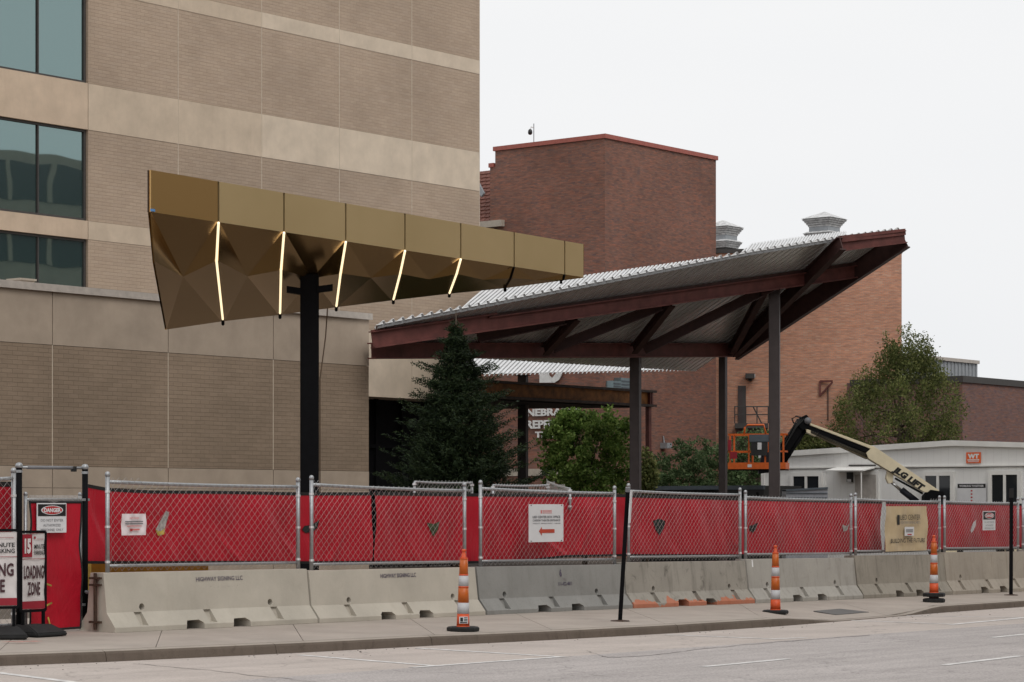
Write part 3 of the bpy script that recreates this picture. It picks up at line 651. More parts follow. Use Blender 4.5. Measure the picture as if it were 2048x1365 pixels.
# ---- orange brick hall
CO = P(1803.5, 1010, 117.0); CO.z = 0; XH = Vector((1, -.10, 0)).normalized(); NH = Vector((XH.y, -XH.x, 0))
lo = along(CO, -XH, 1400); zo = P(1803.5, 495, 117).z
root = thing('brick_hall', CO-UP, 'plain orange brick hall behind the steel canopy', 'building')
mb = MB()
mb.prism([CO-UP, CO-NH*14-UP, CO-XH*lo-NH*14-UP, CO-XH*lo-UP], UP*(zo+.8)); mb.build('wall', 'orange_brick', root)
mb = MB(); mb.box(CO-XH*lo/2+XH*.03-NH*7+UP*(zo-.1), XH*(lo/2+.05), NH*7.06, UP*.1); mb.build('coping', 'dark_coping', root)
def oface(px, py): k = along(CO, -XH, px); q = CO-XH*k; return Vector((q.x, q.y, E+(HZ-py)/F*q.y))
A, B = oface(1476, 772), oface(1492, 772); h = (848-772)*119/F
mb = MB(); mb.box((A+B)/2+NH*.02-UP*h/2, (B-A)/2, NH*.03, UP*h/2)
dr = mb.build('door', 'dark_coping', root)
mb = MB(); mb.box((A*.7+B*.3)+NH*.06-UP*h/2, (B-A)*.28, NH*.02, UP*h*.48); mb.build('door_leaf', 'post_paint', dr)
def wlamp(px, py, lab):
    p = oface(px, py); t_ = thing('wall_light', p, lab, 'lamp', 'wall lights')
    mb = MB(); mb.box(p+NH*.25, XH*.22, NH*.25, UP*.12); mb.build('housing', 'dark_coping', t_)
    mb = MB(); mb.box(p+NH*.30+XH*.23, XH*.02, NH*.15, UP*.08); mb.build('lens', 'sign_white', t_)
    mb = MB(); mb.box(p+NH*.04-UP*.16, XH*.08, NH*.05, UP*.08); mb.build('bracket', 'dark_coping', t_)
wlamp(1500, 753, 'dark wall light above the doorway of the orange brick hall')
# steel landing with railing at the door
p0, p1 = oface(1470, 849), oface(1536, 849)
t_ = thing('door_landing', p0, 'dark steel landing with pipe railing at the doorway of the brick hall', 'landing')
mb = MB(); mb.box((p0+p1)/2+NH*.8-UP*.12, (p1-p0)/2, NH*.75, UP*.12); mb.build('platform', 'dark_coping', t_)
fr_ = NH*1.5
for k in range(4):
    q = p0+(p1-p0)*k/3+fr_; mb = MB(); mb.tube([q, q+UP*.82], .03, 6); mb.build('railing_post', 'dark_coping', t_)
for z in (.8, .42): mb = MB(); mb.tube([p0+UP*z, p0+fr_+UP*z, p1+fr_+UP*z], .03, 6); mb.build('rail', 'dark_coping', t_)
mb = MB(); mb.tube([p0+(p1-p0)*.55+fr_*.9+UP*.8, p1+fr_*.9-UP*.6], .035, 6); mb.build('stair_rail', 'dark_coping', t_)
mb = MB(); mb.box(p0+(p1-p0)*.5+NH*.8-UP*1.6, (p1-p0)*.46, NH*.6, UP*1.36); mb.build('base', 'dark_primer', t_)
# wall bracket
p = oface(1640, 763); t_ = thing('wall_bracket', p, 'rusty triangular steel bracket fixed to the brick wall beside the tree', 'bracket')
a, c, e_ = oface(1640, 763), oface(1640, 792), oface(1640, 763)+NH*.2+XH*.6
mb = MB(); mb.bar(a+NH*.05, c+NH*.05, .09, .09, NH); mb.build('upright', 'primer_steel', t_)
mb = MB(); mb.bar(a+NH*.05, e_, .09, .09); mb.build('arm', 'primer_steel', t_)
mb = MB(); mb.bar(c+NH*.06, e_-UP*.05, .08, .08); mb.build('strut', 'primer_steel', t_)
mb = MB(); mb.tube([oface(1656, 775)+NH*.05, oface(1656, 842)+NH*.05], .025, 6)
tag(mb.build('wall_conduit', 'dark_coping'), 'thin dark conduit running down the orange brick wall by the bracket', 'conduit')
# pagoda roof vents
def pagoda(px, ytop, wpx, Y, lab):
    u = Y/F; c = P(px, 1010, Y); zt = P(px, ytop, Y).z; w = wpx*u/2/1.36; zb = zo-1
    t_ = thing('roof_ventilator', Vector((c.x, c.y, zb)), lab, 'vent', 'louvred pagoda vents on the hall roof')
    def ring(z0, z1, w0, w1, nm, mat):
        mb = MB(); vs = []
        for z, ww in ((z0, w0), (z1, w1)):
            vs += [Vector((c.x, c.y, z))+DB*a*ww+NB*b2*ww for a, b2 in ((-1, -1), (1, -1), (1, 1), (-1, 1))]
        mb.add(vs, [(0, 1, 5, 4), (1, 2, 6, 5), (2, 3, 7, 6), (3, 0, 4, 7), (3, 2, 1, 0), (4, 5, 6, 7)]); mb.build(nm, mat, t_)
    k = u
    ring(zb, zt-70*k, w*.72, w*.72, 'curb', 'coping_metal')
    ring(zt-15*k, zt, w*1.0, .03, 'cap', 'vent_white')
    for i, ww in enumerate((.97, .88, .8, .72)): ring(zt-(19.5+i*4)*k, zt-(16.2+i*4)*k, w*ww*.95, w*ww, 'louvre', 'vent_white')
    ring(zt-41*k, zt-31.8*k, w*.66, w*.66, 'neck', 'grey_metal_siding')
    for i, ww in enumerate((1.0, .9, .82, .75)): ring(zt-(44.5+i*4)*k, zt-(40.8+i*4)*k, w*ww*.95, w*(ww if i else .75), 'louvre', 'vent_white')
    ring(zt-60*k, zt-16*k, w*.62, w*.62, 'core', 'dark_coping')
pagoda(1649, 424, 92, 128, 'white louvred pagoda vent standing clear above the steel canopy')
pagoda(1446, 441, 84, 130, 'white louvred pagoda vent half hidden by the brick tower')

# ---- brown brick building and grey penthouse on the right
CB = P(1925, 1010, 112.0); CB.z = 0; zb_ = P(1925, 752, 112).z
root = thing('brown_brick_building', CB-UP, 'brown mottled brick building with dark flat coping behind the trailer', 'building')
l1 = along(CB, -NB, 1702)
mb = MB(); vol(mb, CB, 30, l1, -1, zb_-.3); mb.build('wall', 'brown_brick', root)
mb = MB(); vol(mb, CB-DB*.08+NB*.08, 30, l1+.1, zb_-.3, zb_); mb.build('coping', 'dark_coping', root)
mb = MB(); vol(mb, CB+DB*.3, 8, along(CB, -NB, 1687), -1, zb_-.12, 0, l1+.12); mb.build('end_wall', 'brown_brick', root)
PW = wall(4900, 1955, 130.0); zt = PW(1955, 727).z
root = thing('roof_penthouse', PW(1880, zz=zb_-.5), 'grey metal clad rooftop room above the brown brick building', 'penthouse')
a, c = PW(1780, zz=0), PW(1955, zz=0); z0 = zb_-1
mb = MB(); mb.prism([a+UP*z0, c+UP*z0, c-NB*6+UP*z0, a-NB*6+UP*z0][::-1], UP*(zt-z0)); mb.build('wall', 'grey_metal_siding', root)
for k in range(24):
    q = a+(c-a)*(k+.5)/24; mb = MB(); mb.box(q+NB*.02+UP*(z0+zt)/2, DB*.02, NB*.02, UP*(zt-z0)/2*.99); mb.build('rib', 'grey_metal_siding', root)
mb = MB(); mb.box((a+c)/2+NB*.03+UP*(zt+.05), (c-a)/2*1.01, NB*.08, UP*.09); mb.build('coping', 'coping_metal', root)

# ---- the building across the street (seen mirrored in the office windows)
root = thing('street_building', ST(30, 27, 0), 'dark banded building across the street, mirrored in the office windows', 'building')
mb = MB(); mb.prism([ST(2, 27.5, -1), ST(140, 27.5, -1), ST(140, 45, -1), ST(2, 45, -1)], UP*23.5); mb.build('wall', 'low_smooth', root)
for fl in range(6):
    mb = MB(); z0 = 1.2+fl*3.7
    mb.box(ST(71, 27.47, z0+1.1), D2*68.5, N2*.04, UP*1.1); g_ = mb.build('window', 'dark_glass', root)
    for k in range(0, 45):
        mb = MB(); mb.box(ST(2.6+k*3, 27.40, z0+1.1), D2*.15, N2*.05, UP*1.1); mb.build('mullion', 'low_smooth', g_)

# ================================================================== gold canopy on its black pole
GV = wall(4850, 300, 39.0)
GX = [300, 437, 568, 691.5, 810, 921.5, 1028.5, 1129.5, 1168]
ytop = lambda x: 340+(489-340)*(x-300)/868.0
ybot = lambda x: 424+(555-424)*(x-300)/868.0
DG = wdir(4850); NG = Vector((DG.y, -DG.x, 0))
Tt = [GV(x, ytop(x)) for x in GX]; U_ = [GV(x, ybot(x)) for x in GX]
wx = [330, 446, 560, 672.5, 786.5, 898.5, 1010, 1122, 1167]; wy = [660, 643, 630, 615, 601, 588, 577, 562, 556]
Wp = [P(x, y, 46+(48.2-46)*(x-330)/838.0) for x, y in zip(wx, wy)]
mx = [305, 433, 562, 681, 800, 913, 1021, 1127]; my = [524, 523, 541, 548, 549, 549, 557, 559.5]
ax_ = [366, 495, 624, 742, 858, 967, 1071]; ay_ = [554, 553, 557, 556, 559, 560, 560.5]
def zmid(px, py, i, k):                 # depth between fascia and rear edge by image height
    u = (py-U_i_y(i))/(W_i_y(i)-U_i_y(i)); return None
Mp = []; 
for i, (x, y) in enumerate(zip(mx, my)):
    u = (y-ybot(GX[i]))/max(1, wy[i]-ybot(GX[i])); Mp.append(P(x, y, U_[i].y+(Wp[i].y-U_[i].y)*u*.45))
Ap = []; APX = 1.1
for i, (x, y) in enumerate(zip(ax_, ay_)):
    yu = ybot((GX[i]+GX[i+1])/2); yw = (wy[i]+wy[i+1])/2; u = (y-yu)/max(1, yw-yu)
    yu_, yw_ = (U_[i].y+U_[i+1].y)/2, (Wp[i].y+Wp[i+1].y)/2; yy = yu_+(yw_-yu_)*u*.45
    Ap.append(P(x, y, yy+APX*(1-i/7.5)))
pole_p = P(619, 1010, 43.8); pole_p.z = -.2
root = thing('gold_canopy', pole_p, 'faceted gold metal canopy with glowing light strips on a black square pole', 'canopy')
for i in range(8):
    a, c, e_, f_ = Tt[i], Tt[i+1], U_[i+1], U_[i]; x = DG*.02
    mb = MB(); q0, q1, q2, q3 = a+x, c-x, e_-x, f_+x; mb.prism([q0, q1, q2, q3], -NG*.05)
    mb.f = [q[::-1] for q in mb.f]
    mb.build('fascia_panel', 'gold_warm' if i == 0 else 'gold_metal', root)
mb = MB(); 
for i in range(8): mb.quad(Tt[i]-NG*.06, U_[i]-NG*.06, U_[i+1]-NG*.06, Tt[i+1]-NG*.06)
mb.build('joint_backing', 'dark_coping', root)
for i in range(7):
    u0, u1, w0, w1, m0, m1, ap = U_[i]+DG*.025, U_[i+1]-DG*.025, Wp[i], Wp[i+1], Mp[i], (Mp[i+1]), Ap[i]
    dx = (w1-w0).normalized()*.03; w0 = w0+dx; w1 = w1-dx; m0 = m0+dx; m1 = m1-dx
    for tri in ((u0, u1, ap), (u1, m1, ap), (m1, w1, ap), (w1, w0, ap), (w0, m0, ap), (m0, u0, ap)):
        g_ = sum(tri, Vector())/3; nn = (tri[1]-tri[0]).cross(tri[2]-tri[0]).normalized()
        if nn.dot(Vector((0, 0, E))-g_) < 0: tri = tri[::-1]; nn = -nn
        mb = MB(); mb.prism(tri, -nn*.02); mb.build('soffit_facet', 'gold_soffit', root)
mb = MB(); mb.poly([U_[7], U_[8], Wp[8], Wp[7], Mp[7]]); mb.build('soffit_facet', 'gold_soffit', root)
mb = MB(); 
KK = [Tt[i]+(Wp[i]-Tt[i])*.8 for i in range(9)]
for i in range(9): KK[i].z = Tt[i].z if i < 8 else KK[i].z
for i in range(8): mb.quad(Tt[i], Tt[i+1], KK[i+1], KK[i]); mb.quad(KK[i], KK[i+1], Wp[i+1]+UP*.06, Wp[i]+UP*.06)
for i in range(8): mb.quad(Wp[i], Wp[i]+UP*.06, Wp[i+1]+UP*.06, Wp[i+1])
mb.poly([Tt[0]-NG*.05, U_[0]-NG*.05, Mp[0], Wp[0], Wp[0]+UP*.06, KK[0]]); mb.build('roof_skin', 'gold_soffit', root)
for i in range(1, 8):
    tv = (Vector((0, 0, E))-Mp[i]).normalized()*.03
    lit = i < 6; rr = .021 if lit else .018
    pts = [U_[i]+tv-UP*.01, Mp[i]+tv, Wp[i]*(.96 if lit else 1)+Mp[i]*(.04 if lit else 0)+tv]
    mb = MB(); mb.tube(pts, rr, 6); mb.build('light_strip' if lit else 'dark_strip', 'led_light' if lit else 'black_paint', root)
    mb = MB(); q = Wp[i]*.97+Mp[i]*.03+tv; mb.tube([q, Wp[i]+tv-UP*.06], .03, 6); mb.build('end_clip', 'black_paint', root)
mb = MB(); ang = R(6); ex = Vector((math.cos(ang), math.sin(ang), 0)); ey = Vector((-ex.y, ex.x, 0)); hw = 38*43.8/F/2
pt = P(619, 578, 43.8).z+.25
mb.box(pole_p+UP*(pt-pole_p.z)/2, ex*hw*.97, ey*hw*.9, UP*(pt-pole_p.z)/2); mb.build('pole', 'black_paint', root, bevel=.012)
zb2 = P(619, 585, 43.8).z
for sx in (-1, 1):
    mb = MB(); a = pole_p+UP*(zb2-pole_p.z)+ex*sx*hw*.9
    mb.box(a+ex*sx*.12+UP*(.02 if sx < 0 else .06)-ey*.1, ex*.14+UP*.02*sx, ey*.1, UP*.055); mb.build('pole_bracket', 'black_paint', root)
mb = MB(); q = U_[0]+DG*.03+NG*.01
mb.box(q+UP*.03+DG*.02, DG*.05, NG*.004, UP*.02); mb.build('corner_tape', 'blue_tape', root)
p = P(655, 617, 44.5); q = P(640, 760, 43.9)
mb = MB(); mb.tube([p, p*.6+q*.4+Vector((.02, 0, 0)), q, P(640, 1000, 43.9)], .012, 5)
tag(mb.build('hanging_cable', 'cable'), 'thin brown cable hanging beside the black canopy pole', 'cable')

# ================================================================== steel frame canopy with corrugated deck
VL = P(742, 694, 66.0); VR = P(1472, 694, 80.0)
kk = along(VR, NB, 1808); R1 = VR+NB*kk; R1.z = E+(HZ-462)/F*R1.y
UA = (VR-VL).normalized(); RA = (R1-VR).normalized(); NA = UA.cross(RA).normalized(); NA = NA if NA.z > 0 else -NA
def onplane(px, py, o, nrm, drop=0):
    d = Vector(((px-1024)/F, 1, (HZ-py)/F)); c = Vector((0, 0, E)); oo = o-UP*drop
    return c+d*((oo-c).dot(nrm)/d.dot(nrm))
def onA(px, py, drop=0): return onplane(px, py, VL, NA, drop)
def deck(mb, o, u, r, nrm, poly, pitch, h, th=.012, prof=((0, 0), (.22, 0), (.32, 1), (.9, 1))):
    """corrugated sheet clipped to a convex polygon given in (u, r) coordinates"""
    a11, a12, a22 = u.dot(u), u.dot(r), r.dot(r); det = a11*a22-a12*a12
    uv = []
    for p in poly:
        d = p-o; b1, b2 = d.dot(u), d.dot(r); uv.append(((b1*a22-b2*a12)/det, (a11*b2-a12*b1)/det))
    us = [q[0] for q in uv]
    def span(x):
        vs = []
        for (x0, y0), (x1, y1) in zip(uv, uv[1:]+uv[:1]):
            if (x0-x)*(x1-x) <= 0 and abs(x1-x0) > 1e-9: vs.append(y0+(y1-y0)*(x-x0)/(x1-x0))
        return (min(vs), max(vs)) if vs else None
    x = min(us)+1e-4; pts = []
    while x < max(us):
        for f, z in prof:
            xx = x+f*pitch
            if xx < max(us)-1e-4 and span(xx): pts.append((xx, z*h))
        x += pitch
    rows = []
    for xx, z in pts:
        a, c = span(xx); rows.append((o+u*xx+r*a+nrm*z, o+u*xx+r*c+nrm*z))
    for (a, c), (a2, c2) in zip(rows[:-1], rows[1:]):
        mb.quad(a, a2, c2, c); mb.quad(a-nrm*th, c-nrm*th, c2-nrm*th, a2-nrm*th)
        mb.quad(a, a-nrm*th, a2-nrm*th, a2); mb.quad(c, c2, c2-nrm*th, c-nrm*th)
base = P(1271, 1010, 75.6); base.z = -.7
root = thing('steel_canopy', base, 'unfinished steel frame canopy with a rising corrugated metal deck on brown posts', 'canopy')
mb = MB(); deck(mb, VL, UA, RA, NA, [onA(752, 650), onA(1200, 563), onA(1500, 504), onA(1690, 474), onA(1808, 458), onA(1392, 743), onA(958, 717), onA(748, 690)], .29, .08, .012, ((0, 0), (.70, 0), (.75, 1), (.95, 1)))
mb.build('roof_deck', 'deck_galv', root)
edge_ = [onA(x, y, .0)-RA*.03 for x, y in ((754, 650.5), (1200, 563.5), (1500, 504.5), (1690, 474.5))]
for a, c in zip(edge_[:-1], edge_[1:]):
    mb = MB(); n_ = max(2, int((c-a).length/.29)); dv = (c-a)/n_
    for k in range(n_):
        q = a+dv*(k+.5); mb.box(q-UP*.035, dv*.36, RA*.006, UP*.05); mb.box(q+dv*.5-UP*.045, dv*.13, RA*.012, UP*.035)
    o = mb.build('flute_closure', 'galv', root, uv=False); o['kind'] = 'stuff'
# rear deck, rising away from the street
B0, B1 = P(790, 757, 74.0), P(1398, 741, 88.0); BT = P(1560, 497, 112.0)
uB = (B1-B0).normalized(); rB = (BT-B1).normalized(); nB = uB.cross(rB).normalized(); nB = nB if nB.z > 0 else -nB
def onB(px, py): return onplane(px, py, B0, nB)
mb = MB(); deck(mb, B0, uB, rB, nB, [onB(940, 753), B1, onB(1432, 516), onB(961, 583), onB(900, 640)], .25, .07)
mb.build('rear_deck', 'deck_galv', root)
mb = MB(); deck(mb, B0, uB, rB, nB, [onB(1480, 507), onB(1504, 489), onB(1600, 475.5), onB(1692, 464), onB(1692, 485), onB(1500, 520)], .25, .07)
mb.build('rear_deck', 'deck_galv', root)
def beam(nm, a, c, h, w=.26, mat='primer_steel', drop=.3, z=0, ext=0):
    p, q = onA(*a, drop), onA(*c, drop); mb = MB(); mb.ibeam(p, q, w, h, .035, .03); return mb.build(nm, mat, root)
beam('fascia_beam', (744, 680), (992, 644), .46, .22, drop=.28)
p, q = onA(744, 665, .05), onA(992, 630, .05); mb = MB(); mb.bar(p-UP*.02, q-UP*.02, .1, .16); mb.build('edge_angle', 'primer_steel', root)
beam('front_beam', (975, 649), (1716, 543), .40, .26, drop=.3)
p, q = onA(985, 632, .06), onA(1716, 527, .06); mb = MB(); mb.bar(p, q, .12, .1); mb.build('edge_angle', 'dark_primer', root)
beam('fascia_beam', (1682, 490), (1809, 474), .40, .2, drop=.25)
p, q = onA(1682, 475, .05), onA(1809, 461, .05); mb = MB(); mb.bar(p-UP*.05, q-UP*.05, .1, .2); mb.build('edge_angle', 'primer_steel', root)
beam('valley_beam', (743, 702), (1474, 701), .44, .3, drop=.26)
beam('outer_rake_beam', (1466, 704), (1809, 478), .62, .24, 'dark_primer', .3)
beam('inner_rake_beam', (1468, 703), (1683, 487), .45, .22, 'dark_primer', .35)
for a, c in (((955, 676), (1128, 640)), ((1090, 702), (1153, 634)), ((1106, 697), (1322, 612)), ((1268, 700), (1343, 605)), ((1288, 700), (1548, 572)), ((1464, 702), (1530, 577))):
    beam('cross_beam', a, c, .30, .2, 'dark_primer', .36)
def post(px, ytop, Y, wpx, phi, mat, nm='post', parent=None, gz=-.6):
    c = P(px, 1010, Y); zt = P(px, ytop, Y).z; a = R(phi); s_ = wpx*Y/F/(math.cos(a)+abs(math.sin(a)))/2
    ex = Vector((math.cos(a), -math.sin(a), 0)); ey = Vector((math.sin(a), math.cos(a), 0))
    mb = MB(); mb.box(Vector((c.x, c.y, (zt+gz)/2)), ex*s_, ey*s_, UP*(zt-gz)/2); o = mb.build(nm, mat, parent or root, bevel=.02)
    mb = MB(); mb.box(Vector((c.x, c.y, zt+.02)), ex*s_*1.6, ey*s_*1.3, UP*.018); mb.build('cap_plate', mat, o)
    return c, zt
post(1271, 714, onA(1271, 702).y, 25, 20, 'post_paint')
post(1446, 712, onA(1446, 701).y, 19, 28, 'post_paint')
c, zt = post(1549, 573, onA(1549, 563).y, 25, 12, 'post_paint'); c.z = 0
mb = MB(); mb.box(c+UP*(zt+.22), Vector((.03, 0, 0)), Vector((0, .12, 0)), UP*.17); mb.box(c+UP*(zt+.22)+Vector((.14, 0, 0)), Vector((.03, 0, 0)), Vector((0, .12, 0)), UP*.17); mb.build('stiffener', 'primer_steel', root)
post(1046, 752, 93.0, 22, 20, 'post_dark')
# weathered lower frame beyond it
LB = wall(4900, 1000, 88.0); p0 = LB(955, zz=0); p1 = LB(1307, zz=0)
fr = thing('rusty_entrance_frame', LB(1300, zz=-.7), 'rusty ochre steel beam with a dark soffit carried on one thin red post', 'steel frame')
zt = E+(HZ-762)/F*LB(1000).y if False else LB(1000, 762).z; zb3 = LB(1000, 798).z
mb = MB(); mid = (zt+zb3)/2; mb.bar(p0+UP*mid, p1-DL*.25+UP*mid, .03, zt-zb3-.1); mb.build('web', 'rust_beam', fr)
for z in (zt-.05, zb3+.05): mb = MB(); mb.bar(p0+UP*z, p1+UP*z, .34, .09); mb.build('flange', 'rust_flange', fr)
mb = MB(); mb.box(p1-DL*.4+UP*mid, DL*.02, NL*.15, UP*((zt-zb3)/2-.1)); mb.box(p1-DL*.2+UP*mid, DL*.05, NL*.1, UP*((zt-zb3)/2-.1)); mb.build('stiffener', 'primer_steel', fr)
a = LB(940, zz=zb3-.03)-NL*.3; c = LB(1290, zz=zb3-.03)-NL*.3
mb = MB(); mb.prism([a, c, c-NL*.5, a-NL*20], UP*.12); mb.build('soffit', 'black_paint', fr)
c = LB(1299, zz=0)-NL*.05; mb = MB(); mb.box(c+UP*((zb3-.7)/2), DL*.085, NL*.085, UP*(zb3+.7)/2); mb.build('post', 'primer_steel', fr)

# ================================================================== concrete barriers
TC = -.06                                  # centre line of the barriers
BX = [205, 616, 952, 1247, 1492, 1709, 1888, 2054, 2200]
BTOP = [(1145, 1139.5), (1140, 1137), (1136, 1128), (1127, 1120.5), (1121, 1114), (1114, 1107.5), (1107, 1102), (1101, 1097)]
BL, BH = 3.78, .76
def hwid(z): return float(np.interp(z, [0, .065, .25, BH], [.30, .30, .165, .11]))
def barrier_mesh():
    prof = [(.30, 0), (.30, .065), (.165, .25), (.11, BH)]
    poly = [(y, z) for y, z in prof]+[(-y, z) for y, z in prof[::-1]]
    mb = MB(); mb.prism([Vector((.015, y, z)) for y, z in poly], Vector((BL-.03, 0, 0)))
    o = mb.build('b', 'barrier_grey', uv=False)
    bm = bmesh.new(); bm.from_mesh(o.data); bmesh.ops.recalc_face_normals(bm, faces=bm.faces); bm.to_mesh(o.data); bm.free()
    ct = MB()
    for x, w in ((1.42, .17), (2.28, .17)):
        ct.prism([Vector((x-w, -.5, -.1)), Vector((x+w, -.5, -.1)), Vector((x+w*.95, -.5, .08)), Vector((x+w*.6, -.5, .12)), Vector((x-w*.65, -.5, .115)), Vector((x-w*.9, -.5, .07))], Vector((0, .72, 0)))
    for x in (.53, 1.76, 3.03):
        for sg in (-1, 1):
            vs = [(x-.06, .31, .07), (x+.07, .31, .07), (x+.07, .155, .262), (x-.06, .155, .262), (x-.06, .19, .085), (x+.07, .19, .085), (x+.07, .13, .25), (x-.06, .13, .25)]
            ct.add([Vector((a, b*sg, c)) for a, b, c in vs], [(0, 1, 2, 3), (7, 6, 5, 4), (0, 4, 5, 1), (1, 5, 6, 2), (2, 6, 7, 3), (3, 7, 4, 0)])
    for x in (.62, 2.98): ct.tube([Vector((x, -.5, .31)), Vector((x, .09, .31))], .046, 12)
    c = ct.build('c', 'barrier_grey', uv=False)
    bm = bmesh.new(); bm.from_mesh(c.data); bmesh.ops.recalc_face_normals(bm, faces=bm.faces); bm.to_mesh(c.data); bm.free()
    md = o.modifiers.new('x', 'BOOLEAN'); md.object = c; md.operation = 'DIFFERENCE'; md.solver = 'EXACT'; md.use_self = True
    bv = o.modifiers.new('y', 'BEVEL'); bv.width = .012; bv.segments = 2; bv.limit_method = 'ANGLE'; bv.angle_limit = R(35)
    dg = bpy.context.evaluated_depsgraph_get(); me = bpy.data.meshes.new_from_object(o.evaluated_get(dg))
    bpy.data.objects.remove(o); bpy.data.objects.remove(c)
    return me
BME = barrier_mesh()
BMAT = ['barrier_cream', 'barrier_cream_b', 'barrier_grey', 'barrier_cracked', 'barrier_old_a', 'barrier_old_b', 'barrier_old_c', 'barrier_old_a']
BLAB = ['clean cream concrete barrier at the gate end, rusty pin on its end', 'clean cream concrete barrier behind the nearest traffic cone', 'dark grey speckled concrete barrier below the box office sign',
        'cracked stained concrete barrier with orange paint on its foot', 'pale grey concrete barrier behind the middle traffic cone', 'brown streaked concrete barrier below the tan banner',
        'weathered tan concrete barrier behind the farther black sign post', 'last concrete barrier cut off by the edge of the picture']
BPOS = []
for i in range(8):
    t_ = TC+.02*math.sin(i*2.1)
    s0, s1 = s_at(BX[i], t_+.11), s_at(BX[i+1], t_+.11)
    z0 = line_pt(BX[i]+3, BTOP[i][0], t_+.11).z; z1 = line_pt(BX[i+1]-3, BTOP[i][1], t_+.11).z
    g0, g1 = zw(s0, t_+.3), zw(s1, t_+.3)
    h = ((z0-g0)+(z1-g1))/2; L_ = s1-s0
    x = (ST(s1, t_, g1)-ST(s0, t_, g0))/BL; y = -N2; z = UP*(h/BH)
    x = x*(1-.012/ L_)
    mt = Matrix(((x.x, y.x, z.x, 0), (x.y, y.y, z.y, 0), (x.z, y.z, z.z, 0), (0, 0, 0, 1)))
    me = BME.copy(); me.transform(mt)
    if i % 2: 
        # turned round: the mirror image of the same casting
        me = BME.copy(); mx_ = Matrix.Diagonal((-1, 1, 1, 1)); me.transform(Matrix.Translation((BL, 0, 0)) @ mx_); me.flip_normals(); me.transform(mt)
    me.materials.clear(); me.materials.append(M(BMAT[i]))
    ul = me.uv_layers.new(name='UVMap')
    for p in me.polygons:
        for li in p.loop_indices: c = me.vertices[me.loops[li].vertex_index].co; ul.data[li].uv = (c.dot(D2), c.z+.01*c.dot(D2))
    me.name = 'concrete_barrier'
    o = bpy.data.objects.new('concrete_barrier', me); COL.objects.link(o); o.location = ST(s0, t_, g0); WL[o.name] = o.location.copy()
    tag(o, BLAB[i], 'barrier', 'concrete barriers along the pavement')
    BPOS.append((o, s0, s1, t_, g0, g1, h))
    slope_t = math.atan((.165-.11)/(BH-.25))
    def bface(u, v, o=o, s0=s0, s1=s1, t_=t_, g0=g0, g1=g1, h=h):     # point on the upper front face, v in 0..1 of the height
        s = s0+(s1-s0)*u; return ST(s, t_+hwid(v*BH)+.002, g0+(g1-g0)*u+h*v)
    bu = (UP*math.cos(slope_t)-N2*math.sin(slope_t)); bn = (N2*math.cos(slope_t)+UP*math.sin(slope_t))
    if i == 0:
        text('stencil', 'HIGHWAY SIGNING LLC', bface(.54, .93-.07), D2, .85, .055, 'faded_ink', o, bn, .012, bu)
        text('stencil', "' . - ... - .  '", bface(.56, .72), D2, .5, .02, 'faint_ink', o, bn, 0, bu)
    if i == 1: text('stencil', 'HIGHWAY SIGNING LLC', bface(.51, .87), D2, .78, .058, 'faded_ink', o, bn, .02, bu)
    if i == 2:
        text('stencil', '6', bface(.545, .84), D2, .06, .12, 'faded_ink', o, bn, .06, bu); text('stencil', 'FSE', bface(.57, .70), D2, .10, .04, 'faint_ink', o, bn, .02, bu)
        text('stencil', '111-422-4811', bface(.57, .60), D2, .36, .055, 'faded_ink', o, bn, .03, bu)
    if i == 4: mb = MB(); q = bface(.05, .9); mb.box(q, D2*.02, bn*.002, bu*.06); mb.build('paint_dab', 'white_paint', o)
    if i == 0:   # rusty pin and eyes on the exposed end
        e0 = ST(s0-.03, t_+.02, g0)
        mb = MB(); mb.tube([e0+UP*.03, e0+UP*.70], .022, 8); mb.build('connecting_pin', 'rust_iron', o)
        for z in (.12, .56, .64):
            mb = MB(); mb.bar(e0+UP*z-N2*.09, e0+UP*z+N2*.09, .04, .025); mb.bar(e0+UP*z, e0+UP*z+D2*.06, .06, .025); mb.build('eye_plate', 'rust_iron', o)

